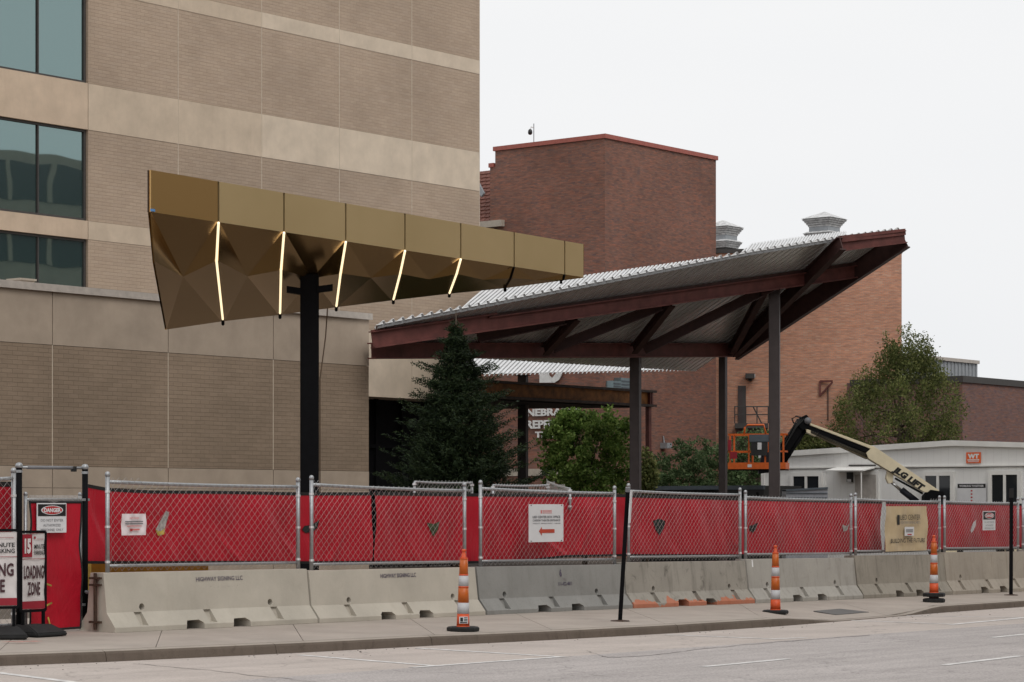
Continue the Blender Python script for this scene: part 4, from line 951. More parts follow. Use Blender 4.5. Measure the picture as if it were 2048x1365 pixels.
# ================================================================== chain link fence panels
def chain_panel(a, c, za, zc, bottom, name, label, group, wire=.0023, pitch=.055, posts=True, cat='fence panel', rz=None, ext=.07, rr=1.0):
    """a, c: feet of the two posts; za, zc: top rail heights; bottom: height of the lower rail above the feet"""
    x = (c-a); w = Vector((x.x, x.y, 0)).length; xd = Vector((x.x, x.y, 0)).normalized(); nn = Vector((xd.y, -xd.x, 0))
    t_ = thing(name, a, label, cat, group)
    for q, zt in ((a, za), (c, zc)):
        mb = MB(); mb.tube([q, Vector((q.x, q.y, zt+ext))], .027*rr, 10); po = mb.build('post', 'galv', t_, True)
        mb = MB(); mb.lathe(Vector((q.x, q.y, zt+ext-.005)), [(.031*rr, 0), (.031*rr, .03*rr), (.022*rr, .05*rr), (.008*rr, .058*rr)], 10); mb.build('post_cap', 'galv', po, True)
        for k in (.12, .5, .88):
            mb = MB(); mb.lathe(Vector((q.x, q.y, q.z+(zt-q.z)*k)), [(.032, 0), (.032, .028)], 10); mb.build('tie_band', 'tie_band', po)
    sag = .012
    def top(u): return za+(zc-za)*u-sag*4*u*(1-u)
    def bot(u): return a.z+(c.z-a.z)*u+bottom
    rail = lambda f: [Vector((a.x+x.x*u, a.y+x.y*u, f(u))) for u in [i/8 for i in range(9)]]
    mb = MB(); mb.tube(rail(top), .022*rr, 8); mb.build('top_rail', 'galv', t_, True)
    mb = MB(); mb.tube(rail(bot), .019, 8); mb.build('bottom_rail', 'galv', t_, True)
    nw = int(w/pitch); vs = []; fs = []; r = wire
    for i in range(nw+1):
        u0 = (i+.5)*pitch
        z = 0; k = 0; pts = []
        while True:
            uu = u0+(pitch/2*.97 if (k+i) % 2 else -pitch/2*.97)
            if not (0.02 < uu < w-.02): uu = min(max(uu, .03), w-.03)
            f = uu/w; zz = bot(f)-.06+k*.053
            if zz > top(f)+.06: break
            pts.append(a+xd*uu+nn*(.026+(.003 if k % 2 else -.003))+UP*(zz-a.z)); k += 1
        for p in pts:
            b0 = len(vs)
            vs += [p+xd*r+nn*0, p-xd*r*.5+nn*r, p-xd*r*.5-nn*r]
        b0 = len(vs)-3*len(pts)
        for j in range(len(pts)-1):
            q = b0+3*j
            for e in range(3): fs.append((q+e, q+(e+1) % 3, q+3+(e+1) % 3, q+3+e))
    mb = MB(); mb.add(vs, fs); mb.build('chain_link', 'wire_galv', t_, uv=False)
    return t_
FX = [((215, 964), (596, 974)), ((623, 969.5), (929, 982)), ((961, 977.5), (1229, 987.5)), ((1257, 982.5), (1480, 990)), ((1491, 995), (1702, 1001)), ((1711, 999), (1879, 1004)), ((1889, 1004), (2036, 1007)), ((2046, 1006), (2210, 1008))]
FL = ['chain link panel on the gate end barrier, in front of the small pink notice', 'chain link panel in front of the dark tarp seam, second from the gate', 'chain link panel carrying the white box office sign', 'chain link panel beside the leaning black sign post',
      'chain link panel behind the middle traffic cone', 'chain link panel carrying the tan banner', 'chain link panel carrying the farther small danger sign', 'chain link panel cut off by the edge of the picture']
for i, (l, r_) in enumerate(FX):
    o, s0, s1, t_, g0, g1, h = BPOS[i]; t2 = t_-.02
    a, c = line_pt(l[0], l[1], t2), line_pt(r_[0], r_[1], t2)
    def bt(p): s, _ = toST(p); k = (s-s0)/(s1-s0); return g0+(g1-g0)*k+h-.02
    chain_panel(Vector((a.x, a.y, bt(a))), Vector((c.x, c.y, bt(c))), a.z, c.z, .10, 'fence_panel', FL[i], 'chain link panels on the barriers')
# panels seen inside the site
a, c = P(829, 1020, 36.5), P(944, 1020, 38.0); chain_panel(a, c, P(829, 964, 36.5).z, P(944, 966, 38).z, .3, 'site_fence_panel', 'loose chain link panel inside the site below the spruce', 'chain link panels inside the site', ext=-.04, rr=.75)
a, c = P(986, 1020, 36.5), P(1096, 1020, 38.5); chain_panel(a, c, P(986, 971, 36.5).z, P(1096, 971, 38.5).z, .3, 'site_fence_panel', 'loose chain link panel inside the site beside the maple', 'chain link panels inside the site', ext=-.04, rr=.75)
a, c = P(1096, 1020, 39.5), P(1140, 1020, 37.2); chain_panel(a, c, P(1096, 964, 39.5).z, P(1140, 978, 37.2).z, .3, 'site_fence_panel', 'short tilted chain link panel in front of the maple', 'chain link panels inside the site', ext=-.04, rr=.75)

# ================================================================== red windscreen sheets
TT = -.38
def tarp(name, label, top, bot, t, seed, hem=.045, nu=60, nv=20, amp=.026, creases=()):
    rnd = random.Random(seed); ph = [rnd.uniform(0, 6.28) for _ in range(6)]
    xs = np.linspace(top[0][0], top[-1][0], nu+1)
    tx, ty = [p[0] for p in top], [p[1] for p in top]; bx, by = [p[0] for p in bot], [p[1] for p in bot]
    r0 = line_pt(xs[0], np.interp(xs[0], bx, by), t); root = thing(name, r0, label, 'windscreen', 'red windscreen sheets on the fence')
    def pt(px, v, off=0.0):
        y0, y1 = float(np.interp(px, tx, ty)), float(np.interp(px, bx, by))
        p = line_pt(px, y1+(y0-y1)*v, t); s = toST(p)[0]
        w = amp*(math.sin(s*2.3+ph[0]+v*1.5)+.7*math.sin(s*5.1+ph[1]-v*3)+.5*math.sin(s*9.7+ph[2]+v*5))*(.35+.65*math.sin(math.pi*v))
        for xa, va, xb, vb in creases:
            k = max(0, min(1, (v-va)/(vb-va))); dx = px-(xa+(xb-xa)*k); fade = 1 if min(va, vb) <= v <= max(va, vb) else math.exp(-((v-max(va, vb))/.06)**2 if v > max(va, vb) else -((min(va, vb)-v)/.06)**2)
            w += .035*math.exp(-(dx/7.0)**2)*fade*(.4+.6*k)
        return p+N2*(w+off)
    def strip(v0, v1, nm, mat, off, n=nv):
        mb = MB(); rows = [[pt(x, v0+(v1-v0)*j/n, off) for x in xs] for j in range(n+1)]
        for j in range(n):
            for i in range(nu): mb.quad(rows[j][i], rows[j][i+1], rows[j+1][i+1], rows[j+1][i])
        return mb.build(nm, mat, root, True)
    strip(0, 1, 'sheet', 'red_tarp', 0)
    strip(1-hem, 1.0, 'top_hem', 'black_rubber', .005, 2); strip(0, hem*.8, 'bottom_hem', 'black_rubber', .005, 2)
    return root, pt
def flap(root, pt, pts, mat, nm='vent_flap', off=.012, lift=.0):
    """a torn half-moon vent: pts in (px, v)"""
    mb = MB(); mb.poly([pt(x, v, off) for x, v in pts]); return mb.build(nm, mat, root)
TOPL = [(172, 968), (214, 976), (300, 981), (450, 982), (600, 985), (744, 985), (930, 987), (1240, 989), (1480, 996), (1700, 1002), (1768, 1003), (1890, 1005), (2060, 1008), (2160, 1009)]
BOTL = [(172, 1128), (300, 1128), (450, 1127), (600, 1128), (744, 1127), (930, 1128), (1060, 1124), (1130, 1115), (1240, 1113), (1480, 1113), (1700, 1108), (1768, 1106), (1890, 1102), (2060, 1098), (2160, 1096)]
def cutl(L_, a, c):
    xs = [p[0] for p in L_]; ys = [p[1] for p in L_]
    return [(a, float(np.interp(a, xs, ys)))]+[p for p in L_ if a < p[0] < c]+[(c, float(np.interp(c, xs, ys)))]
ra, pa = tarp('windscreen_sheet', 'red windscreen sheet beside the gate, behind the two cream barriers', cutl(TOPL, 172, 742), cutl(BOTL, 172, 742), TT, 1, nu=190, creases=((322, .5, 350, .02), (356, .55, 402, .02), (425, .45, 478, .02), (186, .55, 212, .05), (540, .6, 590, .1), (690, .5, 660, .02)))
rb, pb = tarp('windscreen_sheet', 'long red windscreen sheet in the middle, behind the box office sign', cutl(TOPL, 748, 1765), cutl(BOTL, 748, 1765), TT, 2, nu=240, creases=((790, .7, 830, .05), (905, .6, 880, .05), (1060, .5, 1130, .03), (1190, .8, 1160, .1), (1330, .35, 1352, .02), (1440, .8, 1470, .2)))
rc, pc = tarp('windscreen_sheet', 'red windscreen sheet at the far end, behind the tan banner', cutl(TOPL, 1770, 2160), cutl(BOTL, 1770, 2160), TT, 3, nu=50)
flap(ra, pa, [(313, .46), (322, .58), (336, .72), (342, .70), (338, .58), (332, .48), (322, .44)], 'grey_seen'); flap(ra, pa, [(313, .46), (332, .48), (328, .40), (318, .38)], 'ochre_seen', 'vent_opening', .014)
flap(ra, pa, [(606, .48), (612, .53), (624, .54), (632, .58), (638, .62), (635, .50), (626, .44), (612, .43)], 'vent_hole', 'vent_opening')
flap(rb, pb, [(852, .58), (865, .56), (879, .60), (874, .48), (865, .38), (858, .48)], 'plant_seen', 'vent_opening')
flap(rb, pb, [(1306, .58), (1318, .62), (1331, .58), (1328, .46), (1318, .34), (1311, .42)], 'vent_hole', 'vent_opening')
flap(rb, pb, [(1500, .52), (1508, .54), (1516, .58), (1512, .46), (1507, .40), (1502, .44)], 'vent_hole', 'vent_opening')
flap(rb, pb, [(1680, .55), (1688, .52), (1694, .57), (1690, .44), (1683, .42)], 'grey_seen', 'vent_opening')
flap(rc, pc, [(1938, .42), (1943, .58), (1950, .64), (1949, .52), (1944, .40), (1940, .36)], 'sign_white')

# ================================================================== signs on the fence
def fsign(name, label, cat, x0, x1, y0, y1, t, mat, group=None, wrink=0):
    a, c = line_pt(x0, y0, t), line_pt(x1, y0, t); bb = line_pt(x0, y1, t)
    w = (Vector((c.x-a.x, c.y-a.y, 0))).length; mid = (a+c)/2; h = abs((line_pt((x0+x1)/2, y0, t)-line_pt((x0+x1)/2, y1, t)).z)
    ce = line_pt((x0+x1)/2, (y0+y1)/2, t); ce = Vector((mid.x, mid.y, ce.z))
    root = thing(name, ce-UP*h/2, label, cat, group)
    if not wrink: plate('plate', ce, D2, w, h, N2, mat, root, .005, .002)
    else:
        mb = MB(); NU, NV = 24, 24; vs = []
        for j in range(NV+1):
            for i in range(NU+1):
                u, v = i/NU, j/NV
                z = wrink*(math.sin(u*9+v*3)*math.sin(v*7+1)+.6*math.sin(u*17-v*5)+.8*math.exp(-((u-.2-.2*v)/.07)**2)-.7*math.exp(-((u-.75+.25*v)/.05)**2))
                vs.append(ce+D2*(u-.5)*w+UP*(v-.5)*h+N2*z)
        mb.add(vs, [(j*(NU+1)+i, j*(NU+1)+i+1, (j+1)*(NU+1)+i+1, (j+1)*(NU+1)+i) for j in range(NV) for i in range(NU)]); mb.build('sheet', mat, root, True)
    off = wrink*2.2
    def at(u, v): return ce+D2*(u-.5)*w+UP*(.5-v)*h+N2*(.001+off)      # v from the top
    def tx(s, u, v, wu, hv, mt, bold=.02, nm='lettering', ital=0, split=False): return text(nm, s, at(u, v), D2, wu*w, hv*h, mt, root, N2, bold, UP, ital, split=split)
    def bx(u, v, wu, hv, mt, nm, th=.002): return plate(nm, at(u, v)+N2*th, D2, wu*w, hv*h, N2, mt, root, th/2)
    return root, at, tx, bx, w, h, ce
TS = .02
r_, at, tx, bx, w, h, ce = fsign('box_office_sign', 'white box office sign with a red arrow hung on the fence', 'sign', 1058, 1127, 1009, 1084.5, TS, 'sign_white')
bx(.35, .20, .035, .09, 'pink_ink', 'logo_bar'); 
for k in range(3): bx(.52, .165+.033*k, .27, .014, 'pink_ink', 'logo_line')
tx('LIED CENTER BOX OFFICE', .5, .335, .80, .065, 'sign_grey', .03); tx('CARSON THEATER ENTRANCE', .5, .425, .80, .055, 'sign_grey', .03); tx('WEEKDAYS - MONDAY-FRIDAY - 11AM-5PM', .5, .505, .80, .03, 'sign_grey', .01)
mb = MB(); mb.prism([at(u, v)+N2*.002 for u, v in ((.28, .71), (.36, .60), (.36, .66), (.73, .66), (.73, .76), (.36, .76), (.36, .83))], N2*.002); mb.build('arrow', 'arrow_red', r_)
for u, v in ((.06, .03), (.94, .03), (.06, .97), (.94, .97)): bx(u, v, .03, .02, 'sign_black', 'tie_hole')
r_, at, tx, bx, w, h, ce = fsign('paper_notice', 'small creased white paper notice with pink print beside the gate', 'notice', 243, 292, 1028, 1071, TS, 'paper_white', None, .006)
tx('NOTICE', .48, .2, .36, .08, 'pink_ink', .01)
for k, (u, wd) in enumerate(((.36, .5), (.7, .28))): bx(u, .36, wd, .05, 'sign_grey', 'print_line')
for k, (u, wd) in enumerate(((.3, .36), (.66, .36))): bx(u, .46, wd, .05, 'sign_grey', 'print_line')
bx(.48, .57, .6, .03, 'pink_ink', 'print_line'); bx(.5, .735, .40, .07, 'pink_ink', 'logo_strip'); bx(.36, .75, .09, .12, 'sign_red', 'logo_mark')
def danger(name, label, x0, x1, y0, y1, t, faded=False):
    r_, at, tx, bx, w, h, ce = fsign(name, label, 'sign', x0, x1, y0, y1, t, 'sign_white', 'danger signs')
    k = .42; bx(.5, .03+k/2, .94, k-.02, 'sign_black', 'header')
    for nm, sc, mt, o_ in (('oval_rim', 1.0, 'sign_white', .004), ('oval', .9, 'sign_red', .006)):
        mb = MB(); c_ = at(.5, .24)+N2*o_; n_ = 28
        mb.poly([c_+D2*math.cos(2*math.pi*i/n_)*w*.37*sc+UP*math.sin(2*math.pi*i/n_)*h*.155*(sc if sc == 1 else .86) for i in range(n_)]); mb.build(nm, mt, r_)
    text('lettering', 'DANGER', at(.5, .24)+N2*.006, D2, w*.58, h*.15, 'sign_white', r_, N2, .05)
    for s_, v in (('DO NOT ENTER', .58), ('AUTHORIZED', .745), ('PERSONNEL ONLY', .90)): tx(s_, .5, v, .76 if len(s_) > 10 else .6, .085, 'sign_grey', .0 if not faded else -.005)
danger('danger_sign', 'danger sign on the red gate leaf', 74, 133, 1006.5, 1066, -.235)
danger('danger_sign', 'small danger sign near the farther black sign post', 1966, 1991, 1022.5, 1061, TS, True)
r_, at, tx, bx, w, h, ce = fsign('tan_banner', 'creased tan vinyl banner with dark lettering on the fence', 'banner', 1771, 1854, 1013, 1102.5, TS, 'tan_vinyl', None, .014)
bx(.27, .30, .055, .22, 'sign_black', 'logo_bar'); tx('LIED CENTER', .555, .245, .48, .115, 'sign_black', 0, split=True); tx('FOR PERFORMING ARTS', .555, .365, .48, .055, 'sign_grey', 0, split=True)
tx('BUILDING THE FUTURE', .5, .765, .82, .095, 'sign_black', .01, split=True)
plate('notice', at(.52, .56)+N2*.012, D2, w*.22, h*.20, N2, 'sign_white', r_, .003)
for k in range(3): plate('print_line', at(.52, .52+.025*k)+N2*.017, D2, w*.17, h*.012, N2, 'sign_grey', r_, .001)
plate('print_line', at(.52, .63)+N2*.017, D2, w*.10, h*.022, N2, 'sign_red', r_, .001)

# ================================================================== gate and its signs
TG = -.34
def gp(px, py): return line_pt(px, py, TG)
for px, yt, lab in ((38, 931, 'black gate post beside the loading zone banners'), (170, 934, 'black gate post beside the first concrete barrier')):
    p = gp(px, yt); s, t = toST(p); g = zw(s, t); t_ = thing('gate_post', Vector((p.x, p.y, g)), lab, 'post', 'black gate posts')
    mb = MB(); mb.tube([Vector((p.x, p.y, g)), p], .036, 12); mb.build('pole', 'black_paint', t_, True)
    mb = MB(); mb.lathe(p-UP*.03, [(.042, 0), (.042, .035), (.03, .055), (.008, .062)], 12); mb.build('cap', 'galv', t_, True)
    mb = MB(); mb.lathe(p-UP*.085, [(.041, 0), (.041, .03)], 12); mb.build('band', 'galv', t_)
p, q = gp(41, 935), gp(167, 936.5); t_ = thing('gate_head_bar', (p+q)/2, 'grey pipe spanning the two black gate posts', 'bar')
mb = MB(); mb.tube([p, q], .016, 8); mb.build('pipe', 'galv', t_, True)
mb = MB(); mb.tube([p+(q-p)*.1, p+(q-p)*.83], .021, 8); mb.build('sleeve', 'sign_grey', t_, True)
mb = MB(); mb.box(p+(q-p)*.84-UP*.015, D2*.03, N2*.02, UP*.03); mb.build('clip', 'sign_black', t_)
# gate leaf
p0, p1 = gp(51, 996), gp(160, 997); s0, s1 = toST(p0)[0], toST(p1)[0]; g = zw(s0, TG)
leaf = thing('gate_leaf', ST((s0+s1)/2, TG, g), 'chain link gate leaf covered by a red sheet between the black posts', 'gate')
for s_, nm in ((s0, 'stile'), (s1, 'stile')):
    mb = MB(); mb.tube([ST(s_, TG, g+.05), ST(s_, TG, p0.z+.03)], .022, 10); mb.lathe(ST(s_, TG, p0.z+.03), [(.026, 0), (.02, .03), (.006, .04)], 10); mb.build(nm, 'galv', leaf, True)
for z in (p0.z-.02, g+.08): mb = MB(); mb.tube([ST(s0, TG, z), ST(s1, TG, z)], .02, 10); mb.build('rail', 'galv', leaf, True)
mb = MB(); vs = []
for k in range(40):
    u = s0+.03+(s1-s0-.06)*k/39; mb.tube([ST(u-.012, TG+.015, p0.z-.07), ST(u+.012, TG+.03, p0.z-.01), ST(u+.02, TG+.015, p0.z+.03)], .004, 4)
mb.build('chain_link_edge', 'wire_galv', leaf, uv=False)
mb = MB(); NU, NV = 14, 26; vs = []
for j in range(NV+1):
    for i in range(NU+1):
        u, v = i/NU, j/NV; wv_ = .012*math.sin(v*9+u*4)+.014*math.sin(u*6+v*2.2)*v+.01*math.sin(u*13+v*17)
        vs.append(ST(s0+.02+(s1-s0-.05+.015*math.sin(v*7)*u)*u, TG+.04+wv_, g+.03+(p0.z-.05-g-.03)*v))
mb.add(vs, [(j*(NU+1)+i, j*(NU+1)+i+1, (j+1)*(NU+1)+i+1, (j+1)*(NU+1)+i) for j in range(NV) for i in range(NU)]); mb.build('red_sheet', 'red_tarp', leaf, True)
mb = MB()
edge = [vs[i]+N2*.004 for i in range(NU+1)]; mb.tube(edge, .014, 5); mb.tube([vs[NV*(NU+1)+i] for i in range(NU+1)], .016, 5); mb.tube([vs[j*(NU+1)+NU] for j in range(NV+1)], .012, 5); mb.tube([vs[j*(NU+1)] for j in range(NV+1)], .012, 5)
mb.build('hem', 'black_rubber', leaf)
for z in (.3, 1.55): mb = MB(); mb.box(ST(s1+.06, TG, g+z), D2*.07, N2*.03, UP*.015); mb.build('hinge', 'galv', leaf)
mb = MB(); 
for (x0, y0), (x1, y1) in (((92, 1168), (103, 1172)), ((92, 1212), (104, 1206)), ((96, 1235), (100, 1250))):
    a, c = line_pt(x0, y0, TG+.075), line_pt(x1, y1, TG+.075); mb.bar(a, c, .004, .02)
mb.build('torn_slit', 'ochre_seen', leaf)
# windscreen left of the gate
rd, pd_ = tarp('windscreen_sheet', 'red windscreen sheet left of the gate, cut off by the picture edge', [(-120, 962), (36, 964)], [(-120, 1200), (36, 1190)], TG-.12, 5, nu=20)
a, c = gp(-120, 1020), gp(15, 1020); a = Vector((a.x, a.y, zw(toST(a)[0], TG))); c = Vector((c.x, c.y, a.z)); 
chain_panel(a+N2*.1, c+N2*.1, gp(-120, 958).z, gp(12, 957).z, .1, 'gate_side_panel', 'chain link panel left of the gate, cut off by the picture edge', None)
# yellow board and dark bin behind the barrier end
a, c = line_pt(178, 1140, -.9), line_pt(412, 1140, -.9); z0 = zw(1, -.9)
mb = MB(); q = (a+c)/2; mb.box(Vector((q.x, q.y, z0+.45)), (Vector((c.x-a.x, c.y-a.y, 0)))/2, N2*.04, UP*.47)
tag(mb.build('yellow_board', 'yellow_board'), 'yellow ochre board standing behind the first concrete barrier', 'board')
p = line_pt(185, 1255, -.25); p.z = zw(toST(p)[0], -.25); t_ = thing('dark_sack', p, 'dark blue sandbag slumped between gate post and barrier end', 'sandbag')
mb = MB(); mb.lathe(p, [(.05, 0), (.085, .05), (.075, .2), (.09, .32), (.105, .44), (.07, .46)], 10, Vector((.12, 0, 1))); mb.build('body', 'dark_blue_plastic', t_, True)
mb = MB(); mb.lathe(p+UP*.43, [(.08, 0), (.10, .02), (.09, .04)], 10, Vector((.12, 0, 1))); mb.build('rim', 'sign_grey', t_, True)
# loading zone banners on rubber feet
def banner(label, px, Y, yaw, wd, y0, y1, full):
    c = P(px, 1010, Y); zt, zb_ = P(px, y0, Y).z, P(px, y1, Y).z; a = R(yaw); xd = Vector((math.cos(a), math.sin(a), 0)); nn = Vector((math.sin(a), -math.cos(a), 0))
    s, t = toST(c); g = zw(s, t); h = zt-zb_; t_ = thing('parking_banner', Vector((c.x, c.y, g)), label, 'sign', 'loading zone banners')
    mid = Vector((c.x, c.y, (zt+zb_)/2))
    mb = MB()
    for sx in (-1, 1): mb.bar(mid+xd*sx*wd/2-UP*h/2, mid+xd*sx*wd/2+UP*h/2, .025, .03, xd)
    for z in (-1, 1): mb.bar(mid-xd*wd/2+UP*h/2*z, mid+xd*wd/2+UP*h/2*z, .028, .03)
    mb.build('frame', 'black_paint', t_)
    ws, hs_ = wd-.03, h-.04
    mb = MB(); NU, NV = 8, 16
    v_ = [mid+xd*(i/NU-.5)*ws+UP*(j/NV-.5)*hs_+nn*.006*math.sin(j*1.3+i*.8) for j in range(NV+1) for i in range(NU+1)]
    mb.add(v_, [(j*(NU+1)+i, j*(NU+1)+i+1, (j+1)*(NU+1)+i+1, (j+1)*(NU+1)+i) for j in range(NV) for i in range(NU)]); mb.build('sheet', 'banner_white', t_, True)
    def at(u, v): return mid+xd*(u-.5)*ws+UP*(.5-v)*hs_+nn*.012
    def pl(u, v, wu, hv, mt, nm): plate(nm, at(u, v), xd, wu*ws, hv*hs_, nn, mt, t_, .002)
    pl(.5, .945, 1, .10, 'dark_red_print', 'footer'); pl(.22, .16, .42, .30, 'dark_red_print', 'number_block'); pl(.5, .335, 1, .006, 'dark_red_print', 'rule')
    text('number', '15', at(.22, .165)+nn*.003, xd, ws*.28, hs_*.2, 'banner_white', t_, nn, .06)
    pl(.55, .055, .07, .03, 'dark_red_print', 'logo'); pl(.79, .075, .3, .005, 'dark_red_print', 'rule')
    text('lettering', 'MINUTE', at(.74, .175), xd, ws*.44, hs_*.06, 'sign_black', t_, nn, .02); text('lettering', 'PARKING', at(.74, .255), xd, ws*.44, hs_*.06, 'sign_black', t_, nn, .02)
    text('lettering', 'LOADING', at(.5, .51), xd, ws*.88, hs_*.18, 'sign_maroon', t_, nn, .03); text('lettering', 'ZONE', at(.5, .73), xd, ws*.55, hs_*.18, 'sign_maroon', t_, nn, .03)
    for sx in (-1, 1): mb = MB(); mb.bar(mid+xd*sx*wd*.42-UP*h/2, mid+xd*sx*wd*.42-UP*(h/2+max(.02, zb_-g-.05)), .03, .03, xd); mb.build('leg', 'black_paint', t_)
    mb = MB(); ce = Vector((c.x, c.y, g)); k1, k2 = wd*.62, .30
    q = [ce+xd*sx*k1+nn*sy*k2 for sx, sy in ((-1, -1), (1, -1), (1, 1), (-1, 1))]; q2 = [ce+xd*sx*k1*.8+nn*sy*k2*.35+UP*.13 for sx, sy in ((-1, -1), (1, -1), (1, 1), (-1, 1))]
    mb.add([v+UP*.0 for v in q]+[v+UP*.045 for v in q]+q2, [(0, 3, 2, 1), (0, 1, 5, 4), (1, 2, 6, 5), (2, 3, 7, 6), (3, 0, 4, 7), (4, 5, 9, 8), (5, 6, 10, 9), (6, 7, 11, 10), (7, 4, 8, 11), (8, 9, 10, 11)])
    mb.build('rubber_base', 'black_rubber', t_, bevel=.012)
banner('black framed loading zone banner turned edgeways before the gate leaf', 66, 27.6, 58, .40, 1064, 1222, True)
banner('black framed loading zone banner facing the road, cut off by the picture edge', -20, 27.0, 18, .62, 1061, 1216, False)

# ================================================================== traffic cones, sign posts
def cone(px, py, label, ytop, bases=1, sticker=False, lean=0):
    g = hit(px, py, zw); t_ = thing('traffic_cone', g, label, 'cone', 'orange channelizer cones'); H = P(px, ytop, g.y).z-g.z
    zb_ = 0
    for k in range(bases):
        mb = MB(); r0 = .205; n_ = 8
        rows = [(r0*.96, .0), (r0, .015), (r0, .045), (r0*.9, .06)] if bases == 1 else [(r0*.93, .0), (r0*.97, .015), (r0*.97, .055), (r0*.85, .07)]
        mb.lathe(g+UP*zb_, rows, n_); mb.build('rubber_base', 'black_rubber', t_); zb_ += .05 if bases == 1 else .10
        if bases == 2 and k == 0: mb = MB(); mb.lathe(g+UP*.06, [(.09, 0), (.085, .06)], 14); mb.build('spare_collar', 'sign_maroon', t_)
    b0 = zb_ if bases == 1 else zb_-.04
    bodyH = H-b0; lv_ = [0, .175, .315, .525, .66, .885]; rad = lambda f: .082-.037*f
    ms = ['cone_orange', 'reflective_white', 'cone_band', 'reflective_white', 'cone_band']
    ax = Vector((lean, 0, 1)).normalized()
    for i in range(5):
        mb = MB(); f0, f1 = lv_[i], lv_[i+1]; pr = .0015 if i in (1, 3) else 0
        mb.lathe(g+UP*b0, [(rad(f0)+pr, f0*bodyH), (rad(f1)+pr, f1*bodyH)], 24, ax); mb.build('reflective_band' if i in (1, 3) else 'cone_section', ms[i], t_, True)
    for z0, z1 in ((.0, .02), (.505, .525), (.66, .68), (.87, .889)):
        mb = MB(); mb.lathe(g+UP*b0, [(rad(z0)+.002, z0*bodyH), (rad(z1)+.002, z1*bodyH)], 24, ax); mb.build('edge_ring', 'cone_orange', t_, True)
    mb = MB(); mb.lathe(g+UP*b0, [(.046, .885*bodyH), (.03, .9*bodyH), (.028, .945*bodyH), (.02, .955*bodyH), (.02, .962*bodyH), (.03, .972*bodyH), (.03, .99*bodyH), (.015, bodyH)], 14, ax); mb.build('grip_knob', 'cone_orange', t_, True)
    if sticker:
        v = Vector((-g.x, -g.y, 0)).normalized(); xr = Vector((-v.y, v.x, 0)); c_ = g+UP*(b0+.095*bodyH)+v*.083+xr*.008
        st = plate('sticker', c_, xr, .11, .085, v, 'sign_white', t_, .002)
        for u, vv, w_, h_ in ((-.025, .008, .035, .05), (.026, .03, .045, .01), (.026, .01, .045, .01), (.026, -.008, .045, .01), (0, -.03, .09, .012)): plate('print_mark', c_+xr*u+UP*vv+v*.003, xr, w_, h_, v, 'sign_black', st, .001)
cone(926, 1263, 'orange and white traffic cone nearest the camera, with a white sticker', 1098.5, 1, True, .012)
cone(1551, 1228, 'orange and white traffic cone in the middle, before the pale grey barrier', 1091, 1)
cone(1868, 1205, 'farthest orange traffic cone, standing on two stacked rubber feet', 1070.5, 2)
g = hit(1240, 1243, zw); top = P(1256, 976, g.y-.3)
t_ = thing('sign_post', g, 'leaning black sign post with an edge-on white sign by the kerb', 'post', 'black sign posts')
mb = MB(); mb.bar(g, top, .055, .055, Vector((1, 0, 0))); mb.build('pole', 'black_paint', t_)
mb = MB(); mb.lathe(g, [(.14, 0), (.13, .012), (.05, .02)], 12); mb.build('base_plate', 'rust_iron', t_)
ax = (top-g).normalized(); c_ = g+ax*((top-g).length*.86)+Vector((.05, 0, 0)); sx = Vector((.12, .99, 0)).normalized()
mb = MB(); mb.box(c_, sx*.17, Vector((.99, -.12, 0))*.004, ax*.23); sg = mb.build('sign_plate', 'sign_white', t_)
mb = MB()
for k in range(4): mb.box(c_-sx*.0+ax*(-.17+.11*k)+Vector((.99, -.12, 0))*-.006, sx*.13, Vector((.99, -.12, 0))*.001, ax*.03)
mb.build('red_print', 'sign_red', sg)
mb = MB(); mb.bar(g+ax*((top-g).length*.97), top+ax*.005+Vector((0, 0, .0)), .065, .065, Vector((1, 0, 0))); mb.build('post_cap', 'sign_grey', t_)
g = hit(2022, 1191, zw); top = P(2023, 978, g.y)
t_ = thing('sign_post', g, 'upright black sign post at the far end of the pavement', 'post', 'black sign posts')
mb = MB(); mb.bar(g, top, .062, .062, Vector((1, 0, 0))); mb.build('pole', 'black_paint', t_)
mb = MB(); mb.bar(P(2023, 996, g.y), P(2023, 977, g.y), .074, .074, Vector((1, 0, 0))); mb.build('sleeve', 'black_rubber', t_)
mb = MB(); mb.lathe(g, [(.14, 0), (.13, .012), (.05, .02)], 12); mb.build('base_plate', 'rust_iron', t_)

# ================================================================== site office trailer
T0 = P(1527, 1010, 92.0); T0.z = 0; TXd = NB; lenT = -along(T0, -NB, 2290)     # gable face runs towards the street
GZ = -.55
def tf(px, py, out=0.0): k = -along(T0, -NB, px); q = T0+NB*k; return Vector((q.x, q.y, E+(HZ-py)/F*q.y))-DB*out
zE = tf(1527, 906).z; zP = tf(1905, 881).z; kP = -along(T0, -NB, 1905)
root = thing('site_office', T0+UP*GZ, 'white site office trailer with a low gable roof behind the fence', 'trailer')
A, Pk, B = T0, T0+NB*kP, T0+NB*lenT
mb = MB(); mb.prism([A+UP*GZ, B+UP*GZ, B+UP*(zE-.05), Pk+UP*(zP-.12), A+UP*(zE-.12)], DB*9); mb.build('wall', 'trailer_siding', root)
mb = MB(); o_ = -DB*.12; th = UP*.2
mb.prism([A-NB*.15+o_+UP*(zE-.2), Pk+o_+UP*(zP-.2), B+o_+UP*(zE-.13), B+o_+UP*(zE+.02), Pk+o_+UP*zP, A-NB*.15+o_+UP*zE], DB*9.3); mb.build('roof', 'trailer_trim', root)
mb = MB(); zb5 = tf(1852, 933.5).z; mb.box((A+B)/2-DB*.035+UP*zb5, (B-A)/2, DB*.04, UP*.025); mb.build('belt_trim', 'trailer_trim', root)
